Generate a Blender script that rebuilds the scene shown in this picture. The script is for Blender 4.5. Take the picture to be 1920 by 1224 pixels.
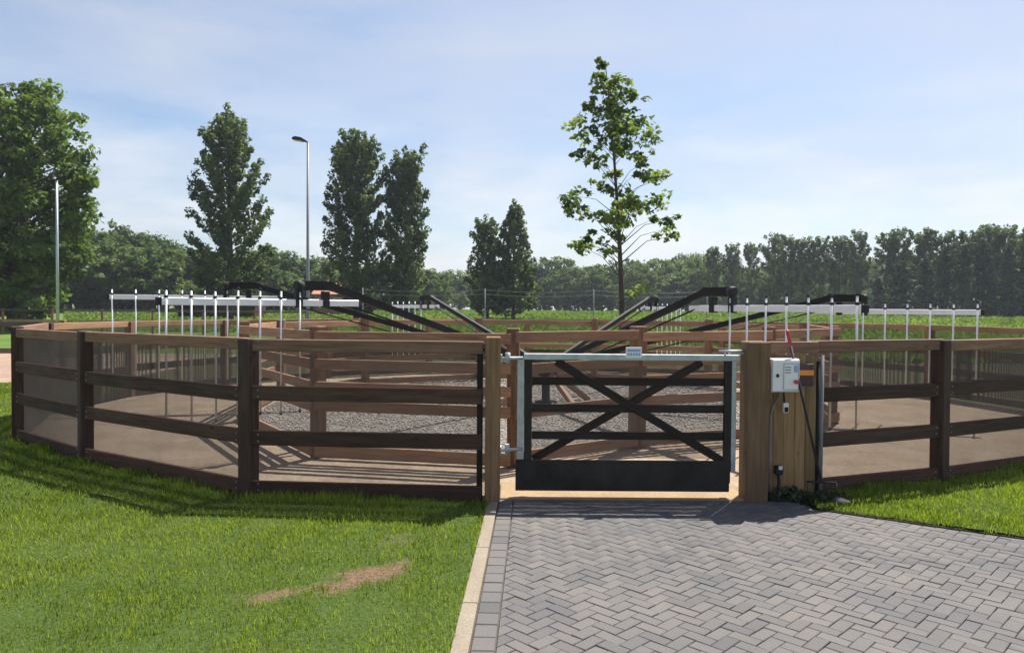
import bpy, bmesh, math, random
import numpy as np
from mathutils import Vector, Matrix

for o in list(bpy.data.objects):
    bpy.data.objects.remove(o)
SC = bpy.context.scene
COL = SC.collection
R = math.radians

# ------------------------------------------------------------------ camera
EYE = 1.72
FPX = 1400.0            # focal length in pixels of the 1920-wide photograph
cd = bpy.data.cameras.new('camera')
cam = bpy.data.objects.new('camera', cd)
COL.objects.link(cam)
cd.sensor_width = 36.0
cd.lens = 36.0 * FPX / 1920.0
cd.clip_start = 0.05
cd.clip_end = 3000.0
cam.matrix_world = (Matrix.Translation((0, 0, EYE)) @ Matrix.Rotation(R(90 - 1.35), 4, 'X')
                    @ Matrix.Rotation(0.007, 4, 'Z'))
SC.camera = cam

# ------------------------------------------------------------------ sun + sky
SUN_DIR = Vector((0.45, 0.70, 1.40)).normalized()       # towards the sun
SUN_EL = math.asin(SUN_DIR.z)
SUN_AZ = math.atan2(SUN_DIR.x, SUN_DIR.y)               # from +Y towards +X
w = bpy.data.worlds.new('World')
SC.world = w
w.use_nodes = True
nt = w.node_tree
nt.nodes.clear()
N, L = nt.nodes, nt.links
sky = N.new('ShaderNodeTexSky')
sky.sky_type = 'NISHITA'
sky.sun_disc = False
sky.sun_elevation = SUN_EL
sky.sun_rotation = SUN_AZ
sky.air_density = 1.0
sky.dust_density = 1.3
sky.ozone_density = 3.2
tc = N.new('ShaderNodeTexCoord')
mp = N.new('ShaderNodeMapping')
mp.inputs['Scale'].default_value = (1.2, 1.2, 5.0)
mp.inputs['Location'].default_value = (0.3, 1.7, 0.35)
L.new(tc.outputs['Generated'], mp.inputs['Vector'])
nz = N.new('ShaderNodeTexNoise')
nz.inputs['Scale'].default_value = 1.7
nz.inputs['Detail'].default_value = 7.0
nz.inputs['Roughness'].default_value = 0.52
nz.inputs['Distortion'].default_value = 0.25
L.new(mp.outputs['Vector'], nz.inputs['Vector'])
cr = N.new('ShaderNodeValToRGB')
cr.color_ramp.elements[0].position = 0.34
cr.color_ramp.elements[0].color = (0.0, 0.0, 0.0, 1)
cr.color_ramp.elements[1].position = 0.80
cr.color_ramp.elements[1].color = (0.75, 0.75, 0.75, 1)
L.new(nz.outputs['Fac'], cr.inputs['Fac'])
mixc = N.new('ShaderNodeMix')
mixc.data_type = 'RGBA'
mixc.inputs[7].default_value = (5.2, 5.35, 5.8, 1)         # sunlit thin cloud
L.new(cr.outputs['Color'], mixc.inputs[0])
L.new(sky.outputs['Color'], mixc.inputs[6])
mp2 = N.new('ShaderNodeMapping')
mp2.inputs['Scale'].default_value = (3.4, 3.4, 12.0)
mp2.inputs['Location'].default_value = (2.3, 0.4, 0.1)
L.new(tc.outputs['Generated'], mp2.inputs['Vector'])
nz2 = N.new('ShaderNodeTexNoise')
nz2.inputs['Scale'].default_value = 1.5
nz2.inputs['Detail'].default_value = 8.0
nz2.inputs['Roughness'].default_value = 0.55
L.new(mp2.outputs['Vector'], nz2.inputs['Vector'])
cr2 = N.new('ShaderNodeValToRGB')
cr2.color_ramp.elements[0].position = 0.40
cr2.color_ramp.elements[1].position = 0.66
L.new(nz2.outputs['Fac'], cr2.inputs['Fac'])
sx = N.new('ShaderNodeSeparateXYZ')
L.new(tc.outputs['Generated'], sx.inputs[0])
cr3 = N.new('ShaderNodeValToRGB')                       # banks of cloud lie low over the horizon all round
e3 = cr3.color_ramp.elements
e3[0].position = 0.05; e3[0].color = (0.95, 0.95, 0.95, 1)
e3[1].position = 0.30; e3[1].color = (0, 0, 0, 1)
L.new(sx.outputs['Z'], cr3.inputs['Fac'])
mm = N.new('ShaderNodeMath'); mm.operation = 'MULTIPLY'
L.new(cr2.outputs['Color'], mm.inputs[0]); L.new(cr3.outputs['Color'], mm.inputs[1])
mix2 = N.new('ShaderNodeMix'); mix2.data_type = 'RGBA'
mix2.inputs[7].default_value = (6.6, 6.7, 7.0, 1)
L.new(mm.outputs[0], mix2.inputs[0]); L.new(mixc.outputs[2], mix2.inputs[6])
bg = N.new('ShaderNodeBackground')
bg.inputs['Strength'].default_value = 0.072
L.new(mix2.outputs[2], bg.inputs['Color'])
wo = N.new('ShaderNodeOutputWorld')
L.new(bg.outputs['Background'], wo.inputs['Surface'])

sd = bpy.data.lights.new('sun', 'SUN')
sd.energy = 5.0
sd.angle = R(0.53)
sd.color = (1.0, 0.95, 0.87)
so = bpy.data.objects.new('sun', sd)
COL.objects.link(so)
so.location = SUN_DIR * 60
so.rotation_euler = SUN_DIR.to_track_quat('Z', 'Y').to_euler()

SC.view_settings.view_transform = 'Standard'
SC.view_settings.look = 'None'
SC.view_settings.exposure = 1.0
SC.view_settings.gamma = 1.0
SC.view_settings.use_curve_mapping = False
SC.render.engine = 'CYCLES'
SC.cycles.max_bounces = 8
SC.cycles.transparent_max_bounces = 16

# ------------------------------------------------------------------ helpers
def hor(px):
    return 579 + (px - 960) * 0.007

def at(px, py, Y):
    """point of the place that lies at depth Y (metres) in direction of a pixel"""
    return Vector(((px - 960) / FPX * Y, Y, EYE - (py - hor(px)) / FPX * Y))

def zg(X, Y):
    """ground height: level round the walker, then a field that rises gently"""
    t = np.clip((np.asarray(Y, float) - 24.0) / 96.0, 0, 1)
    return 1.35 * t * t * (3 - 2 * t) * 0.5 + 1.35 * t * 0.5

def node_mat(name):
    m = bpy.data.materials.new(name)
    m.use_nodes = True
    t = m.node_tree
    t.nodes.clear()
    out = t.nodes.new('ShaderNodeOutputMaterial')
    return m, t, out

def coords(t, scale=(1, 1, 1), rnd=True):
    c = t.nodes.new('ShaderNodeTexCoord')
    mpn = t.nodes.new('ShaderNodeMapping')
    mpn.inputs['Scale'].default_value = scale
    t.links.new(c.outputs['Object'], mpn.inputs['Vector'])
    if rnd:
        oi = t.nodes.new('ShaderNodeObjectInfo')
        mu = t.nodes.new('ShaderNodeMath'); mu.operation = 'MULTIPLY'; mu.inputs[1].default_value = 37.0
        t.links.new(oi.outputs['Random'], mu.inputs[0])
        t.links.new(mu.outputs[0], mpn.inputs['Location'])
    return mpn.outputs['Vector']

def noise(t, vec, scale, detail=5.0, rough=0.6):
    n = t.nodes.new('ShaderNodeTexNoise')
    n.inputs['Scale'].default_value = scale
    n.inputs['Detail'].default_value = detail
    n.inputs['Roughness'].default_value = rough
    t.links.new(vec, n.inputs['Vector'])
    return n.outputs['Fac']

def ramp(t, fac, stops):
    r = t.nodes.new('ShaderNodeValToRGB')
    e = r.color_ramp.elements
    while len(e) < len(stops):
        e.new(0.5)
    for i, (p, c) in enumerate(stops):
        e[i].position = p
        e[i].color = (*c, 1)
    t.links.new(fac, r.inputs['Fac'])
    return r.outputs['Color']

def mixcol(t, fac, a, b, mode='MIX'):
    m = t.nodes.new('ShaderNodeMix')
    m.data_type = 'RGBA'
    m.blend_type = mode
    for s, v in ((0, fac), (6, a), (7, b)):
        if isinstance(v, (int, float)):
            m.inputs[s].default_value = v
        elif isinstance(v, tuple):
            m.inputs[s].default_value = (*v, 1)
        else:
            t.links.new(v, m.inputs[s])
    return m.outputs[2]

def bump(t, h, strength, dist):
    b = t.nodes.new('ShaderNodeBump')
    b.inputs['Strength'].default_value = strength
    b.inputs['Distance'].default_value = dist
    t.links.new(h, b.inputs['Height'])
    return b.outputs['Normal']

def principled(t, out, col, rough=0.7, metal=0.0, normal=None, spec=0.4):
    p = t.nodes.new('ShaderNodeBsdfPrincipled')
    if isinstance(col, tuple):
        p.inputs['Base Color'].default_value = (*col, 1)
    else:
        t.links.new(col, p.inputs['Base Color'])
    if isinstance(rough, (int, float)):
        p.inputs['Roughness'].default_value = rough
    else:
        t.links.new(rough, p.inputs['Roughness'])
    p.inputs['Metallic'].default_value = metal
    p.inputs['Specular IOR Level'].default_value = spec
    if normal is not None:
        t.links.new(normal, p.inputs['Normal'])
    t.links.new(p.outputs[0], out.inputs['Surface'])
    return p

def mat_plain(name, col, rough=0.6, metal=0.0, var=0.25, scale=8.0, bmp=0.1):
    m, t, out = node_mat(name)
    v = coords(t)
    n = noise(t, v, scale)
    lo = tuple(c * (1 - var) for c in col)
    hi = tuple(min(1, c * (1 + var)) for c in col)
    c = ramp(t, n, [(0.3, lo), (0.7, hi)])
    n2 = noise(t, v, scale * 9)
    principled(t, out, c, rough, metal, bump(t, n2, bmp, 0.004))
    return m

def mat_wood(name, dark, light, axis, rough=0.75, stain=None):
    m, t, out = node_mat(name)
    sc = [22, 22, 22]
    sc[axis] = 1.3
    v = coords(t, tuple(sc))
    g = noise(t, v, 1.6, 8, 0.65)
    c = ramp(t, g, [(0.28, dark), (0.52, tuple((a + b) / 2 for a, b in zip(dark, light))), (0.75, light)])
    v2 = coords(t, (1, 1, 1))
    big = noise(t, v2, 2.3, 4, 0.6)
    c = mixcol(t, big, c, mixcol(t, 1.0, c, (0.55, 0.52, 0.50), 'MULTIPLY'))
    # knots
    k = [5, 5, 5]; k[axis] = 1.6
    vo = t.nodes.new('ShaderNodeTexVoronoi'); vo.inputs['Scale'].default_value = 1.5
    t.links.new(coords(t, tuple(k)), vo.inputs['Vector'])
    kn = ramp(t, vo.outputs['Distance'], [(0.02, (1, 1, 1)), (0.10, (0, 0, 0))])
    c = mixcol(t, kn, c, tuple(x * 0.35 for x in dark))
    oi = t.nodes.new('ShaderNodeObjectInfo')
    tint = ramp(t, oi.outputs['Random'], [(0.0, (0.72, 0.70, 0.68)), (0.5, (1, 1, 1)), (1.0, (1.18, 1.12, 1.04))])
    c = mixcol(t, 1.0, c, tint, 'MULTIPLY')
    principled(t, out, c, rough, 0, bump(t, g, 0.5, 0.004), 0.3)
    return m

def mat_leaf(name, dark, light, trans=0.45, rough=0.65):
    """leaf: reflects and lets light through; 'tint' is a per-leaf colour attribute"""
    m, t, out = node_mat(name)
    a = t.nodes.new('ShaderNodeAttribute')
    a.attribute_name = 'tint'
    c = ramp(t, a.outputs['Fac'], [(0.0, dark), (1.0, light)])
    p = t.nodes.new('ShaderNodeBsdfPrincipled')
    p.inputs['Roughness'].default_value = rough
    p.inputs['Specular IOR Level'].default_value = 0.18
    t.links.new(c, p.inputs['Base Color'])
    tr = t.nodes.new('ShaderNodeBsdfTranslucent')
    c2 = mixcol(t, 1.0, c, (1.25, 1.35, 0.55), 'MULTIPLY')
    t.links.new(c2, tr.inputs['Color'])
    mx = t.nodes.new('ShaderNodeMixShader')
    mx.inputs[0].default_value = trans
    t.links.new(p.outputs[0], mx.inputs[1])
    t.links.new(tr.outputs[0], mx.inputs[2])
    t.links.new(mx.outputs[0], out.inputs['Surface'])
    return m

# --- object helpers
def tag(o, label=None, cat=None, group=None, kind=None):
    if label: o['label'] = label
    if cat: o['category'] = cat
    if group: o['group'] = group
    if kind: o['kind'] = kind
    return o

def empty(name, loc, rz=0.0):
    o = bpy.data.objects.new(name, None)
    o.empty_display_size = 0.2
    o.location = loc
    o.rotation_euler = (0, 0, rz)
    COL.objects.link(o)
    return o

def link(name, me, mats, parent=None, mw=None):
    o = bpy.data.objects.new(name, me)
    COL.objects.link(o)
    if mats is not None:
        if not isinstance(mats, (list, tuple)): mats = [mats]
        if len(me.materials) == 0:
            for m in mats: me.materials.append(m)
    if mw is not None:
        o.matrix_world = mw
    if parent is not None:
        o.parent = parent
        pm = parent_world(parent)
        o.matrix_parent_inverse = pm.inverted()
    return o

def parent_world(p):
    m = p.matrix_basis.copy()
    if p.parent is not None:
        m = parent_world(p.parent) @ p.matrix_parent_inverse @ m
    return m

def bm_obj(name, bm, mats, parent=None, mw=None, smooth=False):
    me = bpy.data.meshes.new(name)
    bm.normal_update()
    bm.to_mesh(me)
    bm.free()
    if smooth:
        for p in me.polygons: p.use_smooth = True
    return link(name, me, mats, parent, mw)

def add_box(bm, lo, hi, mi=0, bev=0.0):
    x0, y0, z0 = lo; x1, y1, z1 = hi
    vs = [bm.verts.new(c) for c in ((x0,y0,z0),(x1,y0,z0),(x1,y1,z0),(x0,y1,z0),(x0,y0,z1),(x1,y0,z1),(x1,y1,z1),(x0,y1,z1))]
    fs = []
    for q in ((0,3,2,1),(4,5,6,7),(0,1,5,4),(1,2,6,5),(2,3,7,6),(3,0,4,7)):
        f = bm.faces.new([vs[i] for i in q]); f.material_index = mi; fs.append(f)
    if bev:
        es = list({e for f in fs for e in f.edges})
        r = bmesh.ops.bevel(bm, geom=es, offset=bev, segments=1, affect='EDGES', profile=0.5)
        for f in r['faces']: f.material_index = mi
    return vs

def add_tube(bm, pts, rads, n=8, mi=0, cap=True):
    pts = [Vector(p) for p in pts]
    if isinstance(rads, (int, float)): rads = [rads] * len(pts)
    rings = []
    for i, p in enumerate(pts):
        d = (pts[min(i + 1, len(pts) - 1)] - pts[max(i - 1, 0)])
        d.normalize()
        u = d.orthogonal().normalized() if abs(d.z) > 0.9 else d.cross(Vector((0, 0, 1))).normalized()
        if abs(d.z) > 0.9: u = Vector((1, 0, 0)) - d * d.x; u.normalize()
        v = d.cross(u)
        rings.append([bm.verts.new(p + (u * math.cos(2*math.pi*k/n) + v * math.sin(2*math.pi*k/n)) * rads[i]) for k in range(n)])
    for a, b in zip(rings[:-1], rings[1:]):
        for k in range(n):
            f = bm.faces.new((a[k], a[(k+1) % n], b[(k+1) % n], b[k])); f.material_index = mi; f.smooth = True
    if cap:
        f = bm.faces.new(rings[0][::-1]); f.material_index = mi
        f = bm.faces.new(rings[-1]); f.material_index = mi

def box_obj(name, lo, hi, mat, parent=None, mw=None, bev=0.004):
    bm = bmesh.new()
    add_box(bm, lo, hi, 0, bev)
    return bm_obj(name, bm, mat, parent, mw)

def board(name, a, b, h, th, mat, parent, bev=0.005):
    """a plank from a to b (centres of its ends), height h, thickness th; local X runs along it"""
    a, b = Vector(a), Vector(b)
    d = b - a
    l = d.length
    x = d.normalized()
    z = Vector((0, 0, 1)); z = (z - x * z.dot(x)).normalized()
    y = z.cross(x)
    m = Matrix.Identity(4)
    for i in range(3):
        m[i][0], m[i][1], m[i][2] = x[i], y[i], z[i]
    m.translation = (a + b) / 2
    bm = bmesh.new()
    add_box(bm, (-l/2, -th/2, -h/2), (l/2, th/2, h/2), 0, bev)
    return bm_obj(name, bm, mat, parent, m)

def np_mesh(name, verts, faces_idx, nper, tint=None, mat_idx=None):
    """mesh from numpy arrays; faces all with nper corners (or list of blocks)"""
    me = bpy.data.meshes.new(name)
    blocks = faces_idx if isinstance(faces_idx, list) else [faces_idx]
    me.vertices.add(len(verts))
    me.vertices.foreach_set('co', np.ascontiguousarray(verts, dtype=np.float32).ravel())
    loops = np.concatenate([b.ravel() for b in blocks]).astype(np.int32)
    tot = np.concatenate([np.full(len(b), b.shape[1], np.int32) for b in blocks])
    st = np.concatenate([[0], np.cumsum(tot)[:-1]]).astype(np.int32)
    me.loops.add(len(loops))
    me.loops.foreach_set('vertex_index', loops)
    me.polygons.add(len(tot))
    me.polygons.foreach_set('loop_start', st)
    me.polygons.foreach_set('loop_total', tot)
    if mat_idx is not None:
        me.polygons.foreach_set('material_index', np.asarray(mat_idx, np.int32))
    me.update(calc_edges=True)
    if tint is not None:
        at_ = me.attributes.new('tint', 'FLOAT', 'POINT')
        at_.data.foreach_set('value', np.ascontiguousarray(tint, dtype=np.float32))
    return me

def in_poly(X, Y, poly):
    X = np.asarray(X); Y = np.asarray(Y)
    ins = np.zeros(X.shape, bool)
    n = len(poly)
    for i in range(n):
        x0, y0 = poly[i]; x1, y1 = poly[(i + 1) % n]
        if y0 == y1: continue
        c = ((y0 > Y) != (y1 > Y)) & (X < (x1 - x0) * (Y - y0) / (y1 - y0) + x0)
        ins ^= c
    return ins

def vnoise(X, Y, s, seed=0):
    """cheap smooth noise, 0..1"""
    r = np.random.RandomState(seed)
    out = np.zeros(np.shape(X))
    for k in range(5):
        a = r.uniform(0, 6.28); f = s * r.uniform(0.6, 1.7)
        out = out + np.sin((X * math.cos(a) + Y * math.sin(a)) * f + r.uniform(0, 6.28))
    return 0.5 + out / 7.0

# ------------------------------------------------------------------ layout of the rings (metres)
OUT = [(-0.17, 6.60), (-2.38, 6.78), (-4.68, 8.22), (-6.27, 9.5), (-7.25, 11.7), (-7.2, 14.1), (-6.3, 16.4), (-4.5, 18.3),
       (-2.2, 19.8), (0.4, 20.4), (3.0, 20.2), (5.4, 19.2), (7.3, 17.4), (8.5, 15.2), (9.0, 12.7), (8.3, 10.3), (6.6, 8.6),
       (4.30, 7.50), (2.76, 6.90), (2.20, 6.74)]
INN = [(0.03, 8.05), (-2.20, 8.48), (-4.02, 11.2), (-4.3, 13.9), (-3.2, 16.3), (-0.8, 17.9), (2.0, 18.0), (4.4, 16.7),
       (5.6, 14.3), (4.92, 11.4), (3.45, 10.05), (1.56, 9.25)]
HUB = Vector((0.62, 13.5, 0))

# ------------------------------------------------------------------ materials
M = {}
M['wood_rail'] = mat_wood('rail_wood_brown', (0.18, 0.098, 0.068), (0.43, 0.258, 0.185), 0)
M['wood_dark'] = mat_wood('rail_wood_dark', (0.046, 0.024, 0.018), (0.155, 0.090, 0.070), 0)
M['gate_wood'] = mat_wood('gate_wood_black', (0.016, 0.011, 0.009), (0.058, 0.042, 0.036), 0)
M['wood_bottom'] = mat_wood('rail_wood_bottom', (0.055, 0.028, 0.020), (0.15, 0.080, 0.058), 0)
M['post_dark'] = mat_wood('post_wood_dark', (0.042, 0.023, 0.018), (0.145, 0.085, 0.066), 2)
M['wood_red'] = mat_wood('rail_wood_reddish', (0.28, 0.145, 0.084), (0.58, 0.37, 0.235), 0)
M['post_red'] = mat_wood('post_wood_reddish', (0.20, 0.10, 0.058), (0.42, 0.25, 0.155), 2)
M['wood_tan'] = mat_wood('rail_wood_tan', (0.26, 0.16, 0.085), (0.48, 0.32, 0.19), 0)
M['post_tan'] = mat_wood('post_wood_tan', (0.165, 0.100, 0.055), (0.40, 0.262, 0.150), 2)
M['plank'] = mat_wood('plank_wood', (0.24, 0.155, 0.072), (0.54, 0.37, 0.195), 2)
M['grey_wood'] = mat_wood('weathered_wood', (0.10, 0.075, 0.055), (0.24, 0.19, 0.15), 0)
M['black'] = mat_plain('black_steel', (0.006, 0.006, 0.007), 0.7, 0.0, 0.4, 6, 0.1)
M['black_board'] = mat_plain('black_board', (0.019, 0.016, 0.014), 0.6, 0.0, 0.75, 4, 0.3)
M['galv'] = mat_plain('galvanised_steel', (0.42, 0.47, 0.50), 0.45, 0.5, 0.22, 14, 0.1)
M['alu'] = mat_plain('aluminium', (0.82, 0.83, 0.85), 0.42, 0.25, 0.06, 6, 0.05)
M['white_paint'] = mat_plain('white_paint', (0.80, 0.80, 0.80), 0.5, 0.0, 0.06, 6, 0.05)
M['grey_plastic'] = mat_plain('grey_plastic', (0.60, 0.62, 0.65), 0.5, 0.0, 0.07, 5, 0.05)
M['rubber'] = mat_plain('black_rubber', (0.018, 0.018, 0.020), 0.7, 0.0, 0.3, 10, 0.1)
M['red'] = mat_plain('red_paint', (0.48, 0.05, 0.05), 0.45, 0.0, 0.15, 9, 0.05)
M['blue'] = mat_plain('pale_blue_print', (0.28, 0.42, 0.70), 0.5, 0.0, 0.10, 9, 0.0)
M['orange'] = mat_plain('orange_paint', (0.75, 0.27, 0.05), 0.5, 0.0, 0.12, 9, 0.05)
M['maroon'] = mat_plain('dark_maroon', (0.075, 0.035, 0.045), 0.6, 0.0, 0.3, 9, 0.05)
M['net'] = mat_plain('dark_net_thread', (0.070, 0.060, 0.054), 0.8, 0.0, 0.2, 3, 0.0)
M['conduit'] = mat_plain('grey_conduit', (0.21, 0.21, 0.235), 0.5, 0.0, 0.15, 8, 0.05)
M['bark'] = mat_plain('bark', (0.075, 0.060, 0.047), 0.9, 0.0, 0.45, 5, 0.6)
M['stone'] = mat_plain('field_stone', (0.065, 0.062, 0.068), 0.85, 0.0, 0.4, 7, 0.6)

def mat_ground():
    m, t, out = node_mat('field_soil_and_grass')
    v = coords(t, (1, 1, 1), False)
    a = noise(t, v, 0.35, 6, 0.6)
    b = noise(t, v, 9.0, 5, 0.7)
    c = ramp(t, a, [(0.35, (0.085, 0.165, 0.030)), (0.55, (0.13, 0.20, 0.045)), (0.70, (0.22, 0.19, 0.09))])
    c = mixcol(t, b, c, mixcol(t, 1.0, c, (0.5, 0.5, 0.5), 'MULTIPLY'))
    principled(t, out, c, 0.95, 0, bump(t, b, 0.6, 0.03), 0.1)
    return m
M['ground'] = mat_ground()

def mat_lawn():
    m, t, out = node_mat('lawn_soil')
    v = coords(t, (1, 1, 1), False)
    b = noise(t, v, 40.0, 5, 0.7)
    soil = ramp(t, b, [(0.3, (0.075, 0.047, 0.028)), (0.7, (0.215, 0.145, 0.09))])
    green = ramp(t, b, [(0.3, (0.030, 0.052, 0.012)), (0.7, (0.075, 0.115, 0.028))])
    a = t.nodes.new('ShaderNodeAttribute'); a.attribute_name = 'tint'
    c = mixcol(t, a.outputs['Fac'], green, soil)
    principled(t, out, c, 0.95, 0, bump(t, b, 0.8, 0.02), 0.1)
    return m
M['lawn'] = mat_lawn()
M['soil'] = mat_plain('dark_soil', (0.045, 0.032, 0.022), 0.95, 0, 0.5, 12, 0.8)

def mat_sand(name, lo, hi, s1, s2, bs=0.5, bd=0.01):
    m, t, out = node_mat(name)
    v = coords(t, (1, 1, 1), False)
    a = noise(t, v, s1, 5, 0.6)
    b = noise(t, v, s2, 4, 0.7)
    c = ramp(t, a, [(0.3, lo), (0.7, hi)])
    c = mixcol(t, ramp(t, b, [(0.35, (0, 0, 0)), (0.65, (1, 1, 1))]), mixcol(t, 1.0, c, (0.72, 0.70, 0.68), 'MULTIPLY'), c)
    principled(t, out, c, 0.95, 0, bump(t, b, bs, bd), 0.15)
    return m
M['track'] = mat_sand('track_sand', (0.255, 0.193, 0.138), (0.39, 0.305, 0.222), 1.7, 16, 0.8, 0.02)
M['arena'] = mat_sand('arena_sand', (0.27, 0.19, 0.14), (0.36, 0.26, 0.20), 0.6, 3.0)
M['gravel'] = mat_sand('grey_gravel', (0.18, 0.16, 0.14), (0.28, 0.255, 0.23), 4.0, 24, 1.0, 0.03)
M['slab'] = mat_sand('tan_concrete', (0.28, 0.195, 0.115), (0.38, 0.28, 0.175), 1.6, 45, 0.4, 0.004)
M['kerb'] = mat_sand('kerb_concrete', (0.235, 0.20, 0.152), (0.32, 0.275, 0.215), 2.5, 60, 0.5, 0.004)
def mat_verge():
    m, t, out = node_mat('rough_verge')
    v = coords(t, (1, 1, 1), False)
    a = noise(t, v, 1.1, 6, 0.7); b = noise(t, v, 14, 4, 0.7)
    c = ramp(t, a, [(0.38, (0.060, 0.085, 0.026)), (0.52, (0.10, 0.095, 0.045)), (0.66, (0.17, 0.115, 0.07))])
    c = mixcol(t, b, c, mixcol(t, 1.0, c, (0.5, 0.5, 0.5), 'MULTIPLY'))
    principled(t, out, c, 0.95, 0, bump(t, b, 0.9, 0.05), 0.1)
    return m
M['verge'] = mat_verge()
M['joint'] = mat_sand('joint_sand', (0.075, 0.070, 0.062), (0.165, 0.150, 0.128), 3.0, 60)

def mat_paver():
    m, t, out = node_mat('grey_paver')
    oi = t.nodes.new('ShaderNodeObjectInfo')
    a = t.nodes.new('ShaderNodeAttribute'); a.attribute_name = 'tint'
    ad = t.nodes.new('ShaderNodeMath'); ad.operation = 'ADD'
    t.links.new(oi.outputs['Random'], ad.inputs[0]); t.links.new(a.outputs['Fac'], ad.inputs[1])
    fr = t.nodes.new('ShaderNodeMath'); fr.operation = 'FRACT'
    t.links.new(ad.outputs[0], fr.inputs[0])
    c = ramp(t, fr.outputs[0], [(0.0, (0.098, 0.096, 0.098)), (0.25, (0.116, 0.113, 0.113)), (0.5, (0.126, 0.121, 0.118)), (0.75, (0.136, 0.127, 0.122)), (0.9, (0.122, 0.115, 0.114)), (1.0, (0.106, 0.105, 0.107))])
    g = t.nodes.new('ShaderNodeNewGeometry')
    n = t.nodes.new('ShaderNodeTexNoise'); n.inputs['Scale'].default_value = 90; n.inputs['Detail'].default_value = 4
    t.links.new(g.outputs['Position'], n.inputs['Vector'])
    n2 = t.nodes.new('ShaderNodeTexNoise'); n2.inputs['Scale'].default_value = 1.3; n2.inputs['Detail'].default_value = 5
    t.links.new(g.outputs['Position'], n2.inputs['Vector'])
    c = mixcol(t, ramp(t, n.outputs['Fac'], [(0.3, (0, 0, 0)), (0.7, (1, 1, 1))]), mixcol(t, 1.0, c, (0.80, 0.80, 0.80), 'MULTIPLY'), c)
    c = mixcol(t, ramp(t, n2.outputs['Fac'], [(0.35, (0, 0, 0)), (0.7, (1, 1, 1))]), mixcol(t, 1.0, c, (0.88, 0.88, 0.90), 'MULTIPLY'), mixcol(t, 1.0, c, (1.12, 1.08, 1.03), 'MULTIPLY'))
    principled(t, out, c, 0.85, 0, bump(t, n.outputs['Fac'], 0.4, 0.003), 0.3)
    return m
M['paver'] = mat_paver()
M['grass'] = mat_leaf('grass_blade', (0.075, 0.125, 0.014), (0.315, 0.365, 0.075), 0.45, 0.5)
M['leaf_oak'] = mat_leaf('leaf_oak', (0.046, 0.082, 0.022), (0.145, 0.205, 0.055), 0.42)
M['leaf_poplar'] = mat_leaf('leaf_poplar', (0.040, 0.068, 0.028), (0.135, 0.178, 0.072), 0.42, 0.6)
M['leaf_lime'] = mat_leaf('leaf_lime', (0.060, 0.100, 0.028), (0.20, 0.255, 0.075), 0.45)
M['leaf_wood'] = mat_leaf('leaf_wood', (0.040, 0.072, 0.026), (0.150, 0.205, 0.075), 0.42)
M['leaf_pine'] = mat_leaf('leaf_pine', (0.026, 0.042, 0.026), (0.072, 0.098, 0.052), 0.30)
M['crop'] = mat_leaf('crop_leaf', (0.085, 0.145, 0.030), (0.205, 0.27, 0.075), 0.38)

# ------------------------------------------------------------------ ground
def build_ground():
    xs = np.concatenate([np.linspace(-900, -90, 12), np.linspace(-80, 80, 41), np.linspace(90, 900, 12)])
    ys = np.concatenate([np.linspace(-300, -20, 8), np.linspace(-10, 140, 76), np.linspace(160, 1500, 14)])
    X, Y = np.meshgrid(xs, ys)
    Z = zg(X, Y) - 0.02
    v = np.stack([X.ravel(), Y.ravel(), Z.ravel()], 1)
    nx = len(xs); ny = len(ys)
    i = np.arange((ny - 1) * (nx - 1))
    r, c = i // (nx - 1), i % (nx - 1)
    f = np.stack([r*nx + c, r*nx + c + 1, (r+1)*nx + c + 1, (r+1)*nx + c], 1)
    o = link('ground', np_mesh('ground', v, f, 4), M['ground'])
    tag(o, 'green and brown field ground reaching the tree line', kind='structure')
build_ground()

def sheet(name, poly, z, mat, label):
    bm = bmesh.new()
    f = bm.faces.new([bm.verts.new((x, y, z)) for x, y in poly])
    bmesh.ops.triangulate(bm, faces=[f])
    bm.normal_update()
    for f in bm.faces:
        if f.normal.z < 0: f.normal_flip()
    o = bm_obj(name, bm, mat)
    return tag(o, label, kind='structure')

def inset(poly, c, d):
    out = []
    for x, y in poly:
        v = Vector((x - c[0], y - c[1])); l = v.length
        v *= (l + d) / l
        out.append((c[0] + v.x, c[1] + v.y))
    return out
CEN = (0.75, 13.5)
TRACK = [(2.12, 6.9), (2.12, 7.26), (-0.10, 7.24), (-0.10, 6.8)] + OUT[1:19]
VER = [(-9.0, 14.4), (-9.6, 20), (-9.0, 26.5), (0, 27.5), (9, 27.0), (17, 26), (20, 18), (16, 14.1), (9.06, 12.72), (8.52, 15.22), (7.32, 17.42), (5.4, 19.22), (3.0, 20.22), (0.4, 20.42), (-2.2, 19.82), (-4.5, 18.32), (-6.3, 16.42), (-7.22, 14.12)]
sheet('verge', VER, 0.003, M['verge'], 'rough brown and green verge between the ring and the crop field')
sheet('track', TRACK, 0.012, M['track'], 'smooth brown sand track between the two ring fences')
sheet('gravel_bed', INN, 0.020, M['gravel'], 'grey gravel filling the middle of the ring')
sheet('sand_arena', [(-9.2, 16.4), (-9.6, 30), (-11, 42), (-60, 42), (-60, 16.4)], 0.004, M['arena'], 'pinkish sand arena beyond the left end of the ring')

# kerb line (left edge of the drive) and right edge of the drive
KX0, KY0, KX1, KY1 = -0.205, 6.52, -0.345, 2.2             # left side of the concrete strip
def kerb_x(Y):
    return KX0 + (KX1 - KX0) * (KY0 - Y) / (KY0 - KY1)
KW = 0.095
def right_edge_y(X):                                        # lawn begins beyond this line
    return 6.33 - (X - 2.62) * 0.64

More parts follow.
